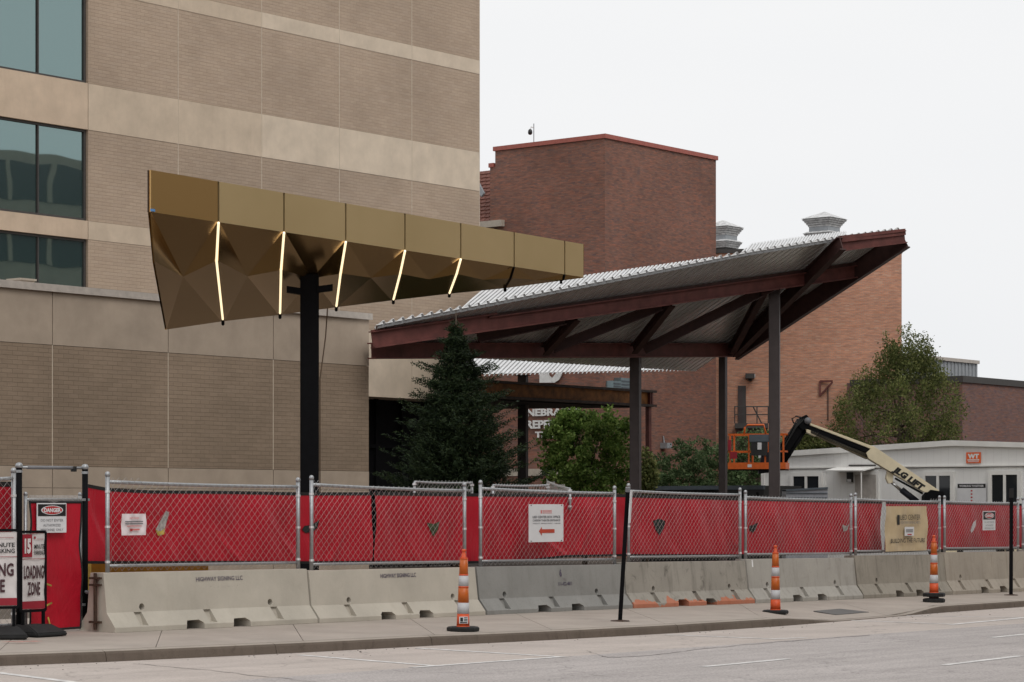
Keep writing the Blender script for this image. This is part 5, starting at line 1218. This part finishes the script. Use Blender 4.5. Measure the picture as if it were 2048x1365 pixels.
mb = MB(); mb.box((A+B)/2-DB*.02+UP*(zb5-.035), (B-A)/2, DB*.03, UP*.012); mb.build('belt_shadow_strip', 'dark_coping', root)  # solid dark strip, drawn as the shadow under the belt trim
mb = MB(); mb.box(A-DB*.03+UP*((zE+GZ)/2-.1), NB*.07, DB*.04, UP*((zE-GZ)/2-.15)); mb.build('corner_trim', 'trailer_trim', root)
for x0, x1, y0, y1 in ((1589, 1640, 953, 1000), (1853, 1903, 952, 1020), (1986, 2037, 950, 1020)):
    a, c = tf(x0, y0), tf(x1, y0); w = (c-a).length; h = (y1-y0)*90/F; mid = (a+c)/2-UP*h/2-DB*.05
    mb = MB(); fr_ = .07
    for sx in (-1, 1): mb.box(mid+NB*sx*(w/2+fr_), NB*fr_, DB*.06, UP*(h/2+2*fr_))
    for sz in (-1, 1): mb.box(mid+UP*sz*(h/2+fr_), NB*w/2, DB*.058, UP*fr_)
    mb.box(mid, NB*.05, DB*.055, UP*h/2); wn = mb.build('window', 'trailer_trim', root)
    for sx in (-1, 1): mb = MB(); mb.box(mid+NB*sx*(w/4+.02), NB*(w/4-.03), DB*.02, UP*h/2); mb.build('pane', 'trailer_glass', wn)
a, c = tf(1712, 946), tf(1756, 946); mid = (a+c)/2-UP*1.02
mb = MB(); mb.box(mid-DB*.04, (c-a)/2*1.15, DB*.05, UP*1.1); dr = mb.build('door', 'trailer_trim', root)
mb = MB(); mb.box(mid-DB*.1-UP*.05, (c-a)/2*.95, DB*.02, UP*1.0); mb.build('door_leaf', 'door_beige', dr)
mb = MB(); mb.box(mid-DB*.13+NB*.12-UP*.35, NB*.09, DB*.01, UP*.22); mb.build('door_window', 'trailer_glass', dr)
a, c = tf(1676, 940, .02), tf(1752, 940, .02)
mb = MB(); mb.prism([a+UP*.06, c+UP*.06, c-DB*.9-UP*.06, a-DB*.9-UP*.06], UP*.04); aw = mb.build('door_awning', 'trailer_trim', root)
mb = MB(); mb.bar(a+(c-a)*.3+UP*.16, c+UP*.16, .06, .05); mb.build('awning_flashing', 'dark_coping', aw)
for q in (a-DB*.86, c-DB*.86-NB*.1): mb = MB(); mb.tube([q-UP*.1, Vector((q.x, q.y, GZ))], .025, 6); mb.build('awning_post', 'trailer_trim', aw)
p = tf(1704, 955, .1); mb = MB(); mb.box(p, NB*.11, DB*.1, UP*.18); lm = mb.build('door_lamp', 'camera_black', root); mb = MB(); mb.box(p-UP*.12-DB*.02, NB*.08, DB*.09, UP*.05); mb.build('lamp_lens', 'sign_white', lm)
def tsign(nm, lab, x0, x1, y0, y1, mat):
    a, c = tf(x0, (y0+y1)/2, .06), tf(x1, (y0+y1)/2, .06); h = (y1-y0)*90/F; w = (c-a).length; ce = (a+c)/2
    r_ = thing(nm, ce-UP*h/2, lab, 'sign'); plate('plate', ce, NB, w, h, -DB, mat, r_, .01)
    return r_, ce, w, h
r_, ce, w, h = tsign('company_sign', 'orange square company sign high on the white trailer', 1934, 1963, 905.5, 926.5, 'sign_orange')
text('lettering', 'WT', ce+UP*h*.14-DB*.002, NB, w*.78, h*.44, 'white_paint', r_, -DB, .07, split=True)
plate('underline', ce-UP*h*.20-DB*.008, NB, w*.80, h*.10, -DB, 'white_paint', r_, .003); plate('small_print', ce-UP*h*.36-DB*.008, NB, w*.74, h*.06, -DB, 'paper_white', r_, .003)
r_, ce, w, h = tsign('safety_board', 'white safety board with a black title strip on the trailer wall', 1916, 1974, 968, 1020, 'sign_white')
plate('title_strip', ce+UP*h*.40-DB*.005, NB, w*.96, h*.15, -DB, 'sign_black', r_, .003)
text('lettering', 'WORKING TOGETHER', ce+UP*h*.40-DB*.008, NB, w*.84, h*.075, 'sign_white', r_, -DB, .03)
for k in range(4): plate('print_line', ce+UP*h*(.22-.12*k)-DB*.005, NB, w*.06, h*.05, -DB, 'sign_red', r_, .002)

# ================================================================== boom lift
LY = 83.0
def lp(px, py, dy=0): return P(px, py, LY+dy)
root = thing('boom_lift', Vector((lp(1890, 1010).x, LY, GZ)), 'cream telescopic boom lift with an orange work basket and black jib', 'boom lift')
vw = Vector((0, 1, 0))
def slab2(poly, dep, nm, mat, parent=None, bev=.012):     # outline in the boom's own plane, with depth
    mb = MB(); mb.prism([p-vw*dep/2 for p in poly], vw*dep); return mb.build(nm, mat, parent or root, bevel=bev)
boom = slab2([lp(1745, 893), lp(1872, 979), lp(1880, 986), lp(1846, 985), lp(1735, 918), lp(1730, 907)], .52, 'main_boom', 'lift_cream')
top = slab2([lp(1618, 846.5), lp(1746, 894), lp(1741, 899), lp(1616, 850.5)], .42, 'boom_top_plate', 'lift_cream')
slab2([lp(1615, 851), lp(1742, 900), lp(1738, 909), lp(1613, 858)], .38, 'fly_boom', 'black_paint')
slab2([lp(1622, 862), lp(1737, 910), lp(1733, 919), lp(1618, 867)], .30, 'fly_boom_lower', 'lift_shade_cream')
slab2([lp(1610, 858), lp(1636, 866), lp(1630, 874), lp(1612, 866)], .36, 'boom_tip', 'lift_cream')
mb = MB(); mb.bar(lp(1790, 957, -.27), lp(1846, 988, -.27), .02, .07); mb.build('cable_track', 'black_paint', root)
slab2([lp(1774, 942), lp(1786, 950), lp(1784, 966), lp(1776, 968), lp(1771, 958)], .3, 'cylinder_lug', 'lift_cream')
mb = MB(); mb.tube([lp(1780, 962), lp(1803, 982)], .055, 10); mb.build('cylinder_rod', 'chrome', root, True)
mb = MB(); mb.tube([lp(1803, 980), lp(1834, 1004)], .11, 12); mb.build('lift_cylinder', 'dark_blue_plastic', root, True)
slab2([lp(1846, 992), lp(1858, 980), lp(1884, 984), lp(1888, 1012), lp(1846, 1012)], .6, 'turret', 'black_paint')
ang = math.atan2(lp(1872, 979).z-lp(1745, 893).z, lp(1872, 979).x-lp(1745, 893).x)
xd = Vector((math.cos(ang), 0, math.sin(ang))); ud = Vector((-math.sin(ang), 0, math.cos(ang)))
text('lettering', 'JLG LIFT', lp(1815, 957.5, -.265), xd, 70*LY/F, 17*LY/F, 'sign_black', root, Vector((0, -1, 0)), .07, ud, .2, split=True)
# jib and head
slab2([lp(1597, 838), lp(1612, 830), lp(1620, 840), lp(1618, 856), lp(1604, 862), lp(1592, 850)], .42, 'jib_knuckle', 'black_paint')
mb = MB(); mb.lathe(lp(1616, 842, -.25), [(.12, 0), (.12, .5)], 14, (0, 1, 0)); mb.build('knuckle_pin', 'sign_grey', root, True)
mb = MB(); mb.tube([lp(1598, 850), lp(1587, 846), lp(1584, 838), lp(1592, 833), lp(1603, 836)], .03, 6); mb.build('hose', 'black_rubber', root, True)
slab2([lp(1592, 846), lp(1608, 858), lp(1556, 936), lp(1534, 938), lp(1538, 920)], .34, 'jib', 'black_paint')
for k, (o1, o2) in enumerate(((-9, 2), (-5, 5), (-1, 0), (4, -4))):
    mb = MB(); mb.tube([lp(1604+o1, 838, -.2), lp(1590+o1*.8, 858+o2, -.24), lp(1566+o1*.6, 900+o2, -.22), lp(1540+o1*.5, 934, -.2)], .022, 6); mb.build('hose', 'black_rubber', root, True)
for k in range(3):
    mb = MB(); mb.tube([lp(1622, 861+2.2*k, -.2), lp(1680, 886+2.4*k, -.21), lp(1737, 911+2.2*k, -.2)], .014, 5); mb.build('cable', 'black_rubber', root, True)
mb = MB(); mb.tube([lp(1612, 858), lp(1560, 938)], .07, 8); mb.build('jib_cylinder', 'black_paint', root, True)
slab2([lp(1524, 905), lp(1540, 900), lp(1546, 945), lp(1516, 948)], .3, 'rotator', 'dark_blue_plastic')
# basket
bk = MB(); z0 = lp(1500, 939).z; z1 = lp(1500, 926).z; a = lp(1460, 932, .2); c = lp(1575, 932, -.3)
xb = (c-a); xb.z = 0; wl_ = xb.length; xb.normalize(); yb = Vector((-xb.y, xb.x, 0)); ce = Vector(((a.x+c.x)/2, (a.y+c.y)/2, 0))
for sy in (-1, 1): bk.box(ce+yb*sy*.42+UP*(z0+z1)/2, xb*wl_/2, yb*.03, UP*(z1-z0)/2)
for sx in (-1, 1): bk.box(ce+xb*sx*(wl_/2-.03)+UP*(z0+z1)/2, xb*.03, yb*.385, UP*(z1-z0)/2*.98)
tray = bk.build('toe_board', 'orange_paint', root)
mb = MB(); mb.box(ce+UP*(z0-.02), xb*wl_/2*.98, yb*.43, UP*.02); mb.build('floor', 'black_paint', root)
zt5 = lp(1500, 870).z; zm5 = lp(1500, 904).z
for z in (zt5, zm5):
    mb = MB(); q = [ce+xb*sx*(wl_/2-.03)+yb*sy*.42+UP*z for sx, sy in ((-1, -1), (1, -1), (1, 1), (-1, 1), (-1, -1))]
    for u, v in zip(q[:-1], q[1:]): mb.bar(u, v, .055, .055)
    mb.build('guard_rail', 'orange_paint', root)
for u in (-.95, -.28, .3, .95):
    for sy in (-1, 1): mb = MB(); mb.bar(ce+xb*u*(wl_/2-.03)+yb*sy*.42+UP*z1, ce+xb*u*(wl_/2-.03)+yb*sy*.42+UP*zt5, .055, .055, xb); mb.build('basket_post', 'orange_paint', root)
zg = lp(1500, 851).z; g0, g1 = ce+xb*-.22*wl_+yb*-.42, ce+xb*.16*wl_+yb*-.42
mb = MB(); mb.tube([g0+UP*zt5, g0+UP*(zg-.08)+xb*.03, g0+UP*zg+xb*.12, g1+UP*zg-xb*.08, g1+UP*zt5], .035, 8); mb.build('console_guard', 'orange_paint', root, True)
mb = MB(); q = ce+xb*.05*wl_-yb*.45; mb.box(q+UP*(zt5-.14), xb*.34, yb*.12, UP*.13); mb.build('control_box', 'lift_grey', root, bevel=.02)
mb = MB(); mb.box(q-yb*.02+UP*(zm5+.12), xb*.28, yb*.08, UP*.26); mb.build('console', 'camera_black', root)
mb = MB(); mb.box(q-yb*.12+UP*(zm5+.18)+xb*.02, xb*.07, yb*.01, UP*.12); mb.build('notice', 'sign_white', root)
mb = MB(); mb.box(ce-xb*(wl_/2-.06)-yb*.46+UP*(zm5+.22), xb*.05, yb*.02, UP*.18); mb.box(ce-xb*(wl_/2-.2)-yb*.46+UP*(z1+.25), xb*.12, yb*.02, UP*.12); mb.build('side_pouch', 'dark_red_print', root)
mb = MB(); mb.box(ce-xb*.12*wl_-yb*.455+UP*(z0+z1)/2, xb*.07, yb*.006, UP*.05); mb.build('decal', 'sign_white', root)
# chassis (below the fence top)
cx = lp(1960, 1010, 1.0); cx.z = 0
mb = MB(); mb.box(cx+UP*.75, Vector((1.7, 0, 0)), Vector((0, .75, 0)), UP*.28); mb.build('chassis', 'lift_grey', root, bevel=.05)
mb = MB(); mb.box(lp(1935, 1010, .6)-UP*.65, Vector((1.1, 0, 0)), Vector((0, .6, 0)), UP*.35); mb.build('engine_cover', 'lift_cream', root, bevel=.08)
for sx in (-1.2, 1.2):
    for sy in (-.85, .85):
        mb = MB(); mb.lathe(cx+Vector((sx, sy-.15, .0)), [(.3, 0), (.45, .03), (.45, .27), (.3, .3)], 20, (0, 1, 0)); wh = mb.build('wheel', 'black_rubber', root)
        mb = MB(); mb.lathe(cx+Vector((sx, sy-.17, .0)), [(.22, 0), (.24, .34)], 16, (0, 1, 0)); mb.build('rim', 'lift_cream', wh)

# ================================================================== dumpster and grey job box
DY = 86.0
a, c = P(1303, 1010, 88), P(1566, 1010, 84); a.z = c.z = 0; zt = P(1440, 973, DY).z
t_ = thing('dumpster', (a+c)/2+UP*GZ, 'long dark roll-off dumpster just showing above the fence', 'dumpster'); xd = (c-a)/2; yd = Vector((-xd.y, xd.x, 0)).normalized()
mb = MB(); mb.box((a+c)/2+UP*((zt+GZ)/2), xd, yd*1.1, UP*(zt-GZ)/2); mb.build('body', 'camera_black', t_)
mb = MB(); mb.box((a+c)/2-yd*1.13+UP*(zt-.06), xd*1.01, yd*.06, UP*.07); mb.build('top_rail', 'lift_grey', t_)
for k in range(9): mb = MB(); mb.box(a+(c-a)*(k+.5)/9-yd*1.13+UP*((zt+GZ)/2-.1), xd.normalized()*.06, yd*.05, UP*((zt-GZ)/2-.12)); mb.build('rib', 'camera_black', t_)
a, c = P(1568, 1010, 80), P(1651, 1010, 80); a.z = c.z = 0; zt = P(1610, 976, 80).z; xd = (c-a)/2
t_ = thing('job_box', (a+c)/2+UP*GZ, 'grey metal job box with a pitched lid below the trailer window', 'job box')
mb = MB(); mb.prism([a-vw*.6+UP*GZ, c-vw*.6+UP*GZ, c-vw*.6+UP*zt, a-vw*.6+UP*(zt-.08)], vw*1.2); mb.build('body', 'lift_grey_pale', t_)
mb = MB(); mb.prism([a-vw*.65+UP*(zt-.12), c-vw*.65+UP*(zt-.04), c-vw*.65+UP*(zt+.02), a-vw*.65+UP*(zt-.06)], vw*1.3); mb.build('lid', 'lift_grey', t_)
for k in (.3, .55): mb = MB(); mb.box(a+(c-a)*.5-vw*.62+UP*(zt-k*.6), xd*.98, vw*.015, UP*.012); mb.build('seam', 'lift_grey', t_)

# ================================================================== trees and shrubs
def leaf_mesh(name, cen, nrm_bias, size, mat, parent, seed, asp=.6, up_bias=0.0):
    rng = np.random.default_rng(seed); n_ = len(cen)
    d = rng.normal(size=(n_, 3)); d /= np.linalg.norm(d, axis=1)[:, None]
    nn = rng.normal(size=(n_, 3)); nn[:, 2] += nrm_bias; a = np.cross(d, nn); a /= np.linalg.norm(a, axis=1)[:, None]
    sz = size*rng.uniform(.65, 1.3, (n_, 1)); d = d*sz*.5; a = a*sz*.5*asp
    v = np.stack([cen-d, cen+a*.9-d*.1, cen+d, cen-a*.9-d*.1], 1).reshape(-1, 3)-np.array(wl(parent))
    me = bpy.data.meshes.new(name); me.vertices.add(len(v)); me.vertices.foreach_set('co', v.astype('f').ravel())
    me.loops.add(n_*4); me.loops.foreach_set('vertex_index', np.arange(n_*4, dtype=np.int32)); me.polygons.add(n_)
    me.polygons.foreach_set('loop_start', np.arange(0, n_*4, 4, dtype=np.int32)); me.polygons.foreach_set('loop_total', np.full(n_, 4, dtype=np.int32))
    me.update(); me.validate(); me.materials.append(M(mat)); o = bpy.data.objects.new(name, me); COL.objects.link(o); o.parent = parent; return o
def limbs(root, base, h, r0, tips, seed, mat='bark'):
    rnd = random.Random(seed); top = base+UP*h; mid = base+UP*h*.5+Vector((rnd.uniform(-.1, .1), rnd.uniform(-.1, .1), 0))
    mb = MB(); mb.tube([base, base+UP*h*.25, mid, top], [r0, r0*.85, r0*.6, r0*.15], 8); mb.build('trunk', mat, root, True)
    for tp in tips:
        k = rnd.uniform(.2, .75); st = base+UP*h*k; md = (st+tp)*.5+UP*.15
        mb = MB(); mb.tube([st, md, tp], [r0*.4, r0*.25, r0*.06], 5); mb.build('limb', mat, root, True)
def clumps(rng, outline, Y, n_cl, per, spread, depth, squash=.85):
    """leaf clumps filling an outline given as (py, px_left, px_right); depth: crown radius ratio front to back"""
    ys = [o[0] for o in outline]; ls = [o[1] for o in outline]; rs = [o[2] for o in outline]; out = []; cl = []
    wts = np.array([np.interp(y, ys, rs)-np.interp(y, ys, ls) for y in np.linspace(ys[0], ys[-1], 60)]); yy = np.linspace(ys[0], ys[-1], 60)
    while len(cl) < n_cl:
        y = rng.choice(yy, p=wts/wts.sum())+rng.uniform(-3, 3); l, r = np.interp(y, ys, ls), np.interp(y, ys, rs); cx, hw = (l+r)/2, (r-l)/2
        a = rng.uniform(0, 2*np.pi); q = rng.uniform(0, 1)**.38; px = cx+hw*q*np.cos(a); p = P(px, y, Y); p.y += hw*Y/F*depth*q*np.sin(a); p.x = (px-1024)/F*p.y
        cl.append(np.array(p))
    for c in cl:
        sp = spread*rng.uniform(.6, 1.25); k = int(per*rng.uniform(.6, 1.4))
        g = rng.normal(size=(k, 3)); g /= np.linalg.norm(g, axis=1)[:, None]; g *= (sp*rng.uniform(0, 1, (k, 1))**.45); g[:, 2] *= squash
        out.append(c+g)
    return np.concatenate(out), cl
# maple under the canopy
rng = np.random.default_rng(11)
ol = [(826, 1125, 1245), (838, 1105, 1256), (845, 1097, 1262), (870, 1085, 1266), (895, 1082, 1268), (920, 1080, 1268), (945, 1082, 1268), (972, 1088, 1266), (995, 1095, 1262), (1030, 1110, 1245)]
bs = P(1170, 1010, 79); bs.z = GZ
root = thing('maple_tree', bs, 'bright green young maple under the steel canopy', 'tree')
pts, cl = clumps(rng, ol, 79.0, 240, 90, .30, .9)
leaf_mesh('crown', pts, .9, .12, 'maple_leaf', root, 1, .75); limbs(root, bs, 3.6, .09, [Vector(c) for c in cl[:14]], 2)
# tall loose tree behind the trailer
rng = np.random.default_rng(5)
ol = [(705, 1772, 1848), (725, 1764, 1866), (748, 1742, 1880), (770, 1712, 1902), (800, 1684, 1916), (830, 1666, 1926), (860, 1656, 1930), (885, 1652, 1934), (930, 1680, 1925)]
bs = P(1800, 1010, 100); bs.z = GZ
root = thing('pear_tree', bs, 'olive green loose tree rising behind the white trailer', 'tree')
pts, cl = clumps(rng, ol, 100.0, 270, 95, .42, .9, 1.3)
spk = []
for px, y0, y1 in ((1776, 665, 760), (1806, 655, 750), (1819, 650, 740), (1832, 668, 740), (1845, 683, 760), (1862, 690, 770), (1757, 712, 780), (1735, 735, 800), (1890, 738, 800), (1795, 690, 760), (1872, 705, 780), (1716, 745, 820), (1912, 765, 830), (1850, 672, 720)):
    for k in range(13):
        u = k/12; c = np.array(P(px+rng.normal()*2+(u-.5)*6, y0+(y1-y0)*u, 100+rng.uniform(-1, 1))); m_ = int(14+44*u); spk.append(c+rng.normal(size=(m_, 3))*(.09+.17*u))
pts = np.concatenate([pts]+spk)
leaf_mesh('crown', pts, .5, .125, 'pear_leaf', root, 3, .5); limbs(root, bs, 8.2, .16, [Vector(c) for c in cl[:22]], 4)
# shrubs
for k, (ol, Y, seed, lab) in enumerate((
    ([(884, 1352, 1415), (895, 1328, 1440), (915, 1312, 1470), (945, 1305, 1490), (985, 1300, 1500)], 96.0, 21, 'dark green shrub behind the dumpster, between the canopy posts'),
    ([(868, 1480, 1560), (890, 1466, 1580), (920, 1450, 1560), (950, 1450, 1540), (985, 1450, 1530)], 97.0, 22, 'green shrub behind the orange lift basket'),
    ([(862, 1592, 1625), (878, 1580, 1660), (895, 1575, 1670), (915, 1580, 1660)], 100.0, 23, 'small olive shrub peeking over the end of the trailer roof'),
    ([(900, 1288, 1300), (930, 1282, 1306), (985, 1280, 1310)], 84.0, 24, 'narrow pale green shrub between the brown post and the thin red post'))):
    rng = np.random.default_rng(seed); bs = P((ol[-1][1]+ol[-1][2])/2, 1010, Y); bs.z = GZ
    root = thing('leafy_shrub', bs, lab, 'shrub', 'shrubs behind the site'); w_ = max(o[2]-o[1] for o in ol)
    pts, cl = clumps(rng, ol, Y, int(20+w_*.55), 75, .30, .7)
    leaf_mesh('foliage', pts, .8, .12, 'shrub_leaf' if k < 2 else 'pear_leaf', root, seed, .7); limbs(root, bs, 1.8, .05, [Vector(c) for c in cl[:8]], seed)
# spruce in front of the canopy
rng = np.random.default_rng(8); SY = 57.0; u_ = SY/F
bs = P(915, 1010, SY); bs.z = -.45; ztop_ = P(912, 640, SY).z
root = thing('spruce_tree', bs, 'dark conical spruce in front of the steel canopy', 'tree')
mb = MB(); mb.tube([bs, bs+UP*2.5, Vector((P(912, 700, SY).x, SY, P(912, 660, SY).z)), P(912, 618, SY)], [.13, .09, .03, .006], 8); mb.build('trunk', 'bark', root, True)
oy = [636, 650, 670, 700, 730, 760, 800, 840, 880, 920, 960, 1000, 1060]; orad = [3, 9, 22, 38, 58, 76, 92, 112, 126, 136, 142, 146, 140]
cen = []; tw = MB()
nb = 520
for b in range(nb):
    y = 642+(1050-642)*(b/nb)**.8; az = rng.uniform(0, 2*np.pi)
    wh = (y-642)/30.0; fr = wh-math.floor(wh); y = y-(fr-.5)*30*.55 if y > 660 else y       # whorls
    lump = 1+.12*math.sin(2*az+math.floor(wh)*2.4)+.10*math.sin(5*az+math.floor(wh)*1.3)
    Rr = np.interp(y, oy, orad)*u_*lump*(rng.uniform(.86, 1.12) if rng.uniform() < .75 else rng.uniform(.5, .9))
    z = P(0, y, SY).z; cxp = 912+ (y-640)*.02; st = np.array([(cxp-1024)*u_, SY, z+.12*Rr]); dr = np.array([math.cos(az), math.sin(az), 0])
    K = max(4, int(Rr/.055))
    for k in range(1, K+1):
        f = k/K; droop = -.22*f+.42*f*f-.05; p = st+dr*Rr*f+np.array([0, 0, droop*Rr*.8])
        sw = (1-f)*.5*Rr*.55+.05; sd_ = np.array([-dr[1], dr[0], 0])
        for side in (-1, 1):
            ln = sw*rng.uniform(.7, 1.2)
            for j in range(max(2, int(ln/.05))):
                q = p+(sd_*side*.85+dr*.55)*(.05*j+.02)+np.array([0, 0, -.02*j+rng.normal()*.012]); cen.append(np.concatenate([q, sd_*side*.6+dr*.7+np.array([0, 0, .25])]))
cen = np.array(cen); n_ = len(cen)
sel = rng.permutation(n_)[:190000]; cen = cen[sel]; n_ = len(cen)
d = cen[:, 3:]+rng.normal(size=(n_, 3))*.45; d /= np.linalg.norm(d, axis=1)[:, None]; a = np.cross(d, rng.normal(size=(n_, 3))); a /= np.linalg.norm(a, axis=1)[:, None]
L_ = rng.uniform(.06, .12, (n_, 1)); c = cen[:, :3]
v = np.stack([c-d*L_*.4, c+a*.013, c+d*L_*.6, c-a*.013], 1).reshape(-1, 3)-np.array(wl(root))
me = bpy.data.meshes.new('crown'); me.vertices.add(len(v)); me.vertices.foreach_set('co', v.astype('f').ravel()); me.loops.add(n_*4); me.loops.foreach_set('vertex_index', np.arange(n_*4, dtype=np.int32))
me.polygons.add(n_); me.polygons.foreach_set('loop_start', np.arange(0, n_*4, 4, dtype=np.int32)); me.polygons.foreach_set('loop_total', np.full(n_, 4, dtype=np.int32)); me.update(); me.validate(); me.materials.append(M('spruce_leaf'))
o = bpy.data.objects.new('crown', me); COL.objects.link(o); o.parent = root
ins = []
for k in range(45000):                     # dense inner twigs
    y = 655+(1050-655)*rng.uniform(0, 1)**.7; Rr = np.interp(y, oy, orad)*u_*.72*rng.uniform(0, 1)**.5; az = rng.uniform(0, 6.283)
    ins.append([(912+(y-640)*.02-1024)*u_+Rr*math.cos(az), SY+Rr*math.sin(az), P(0, y, SY).z-.1*Rr])
leaf_mesh('inner_twigs', np.array(ins), .2, .10, 'spruce_leaf', root, 9, .25)
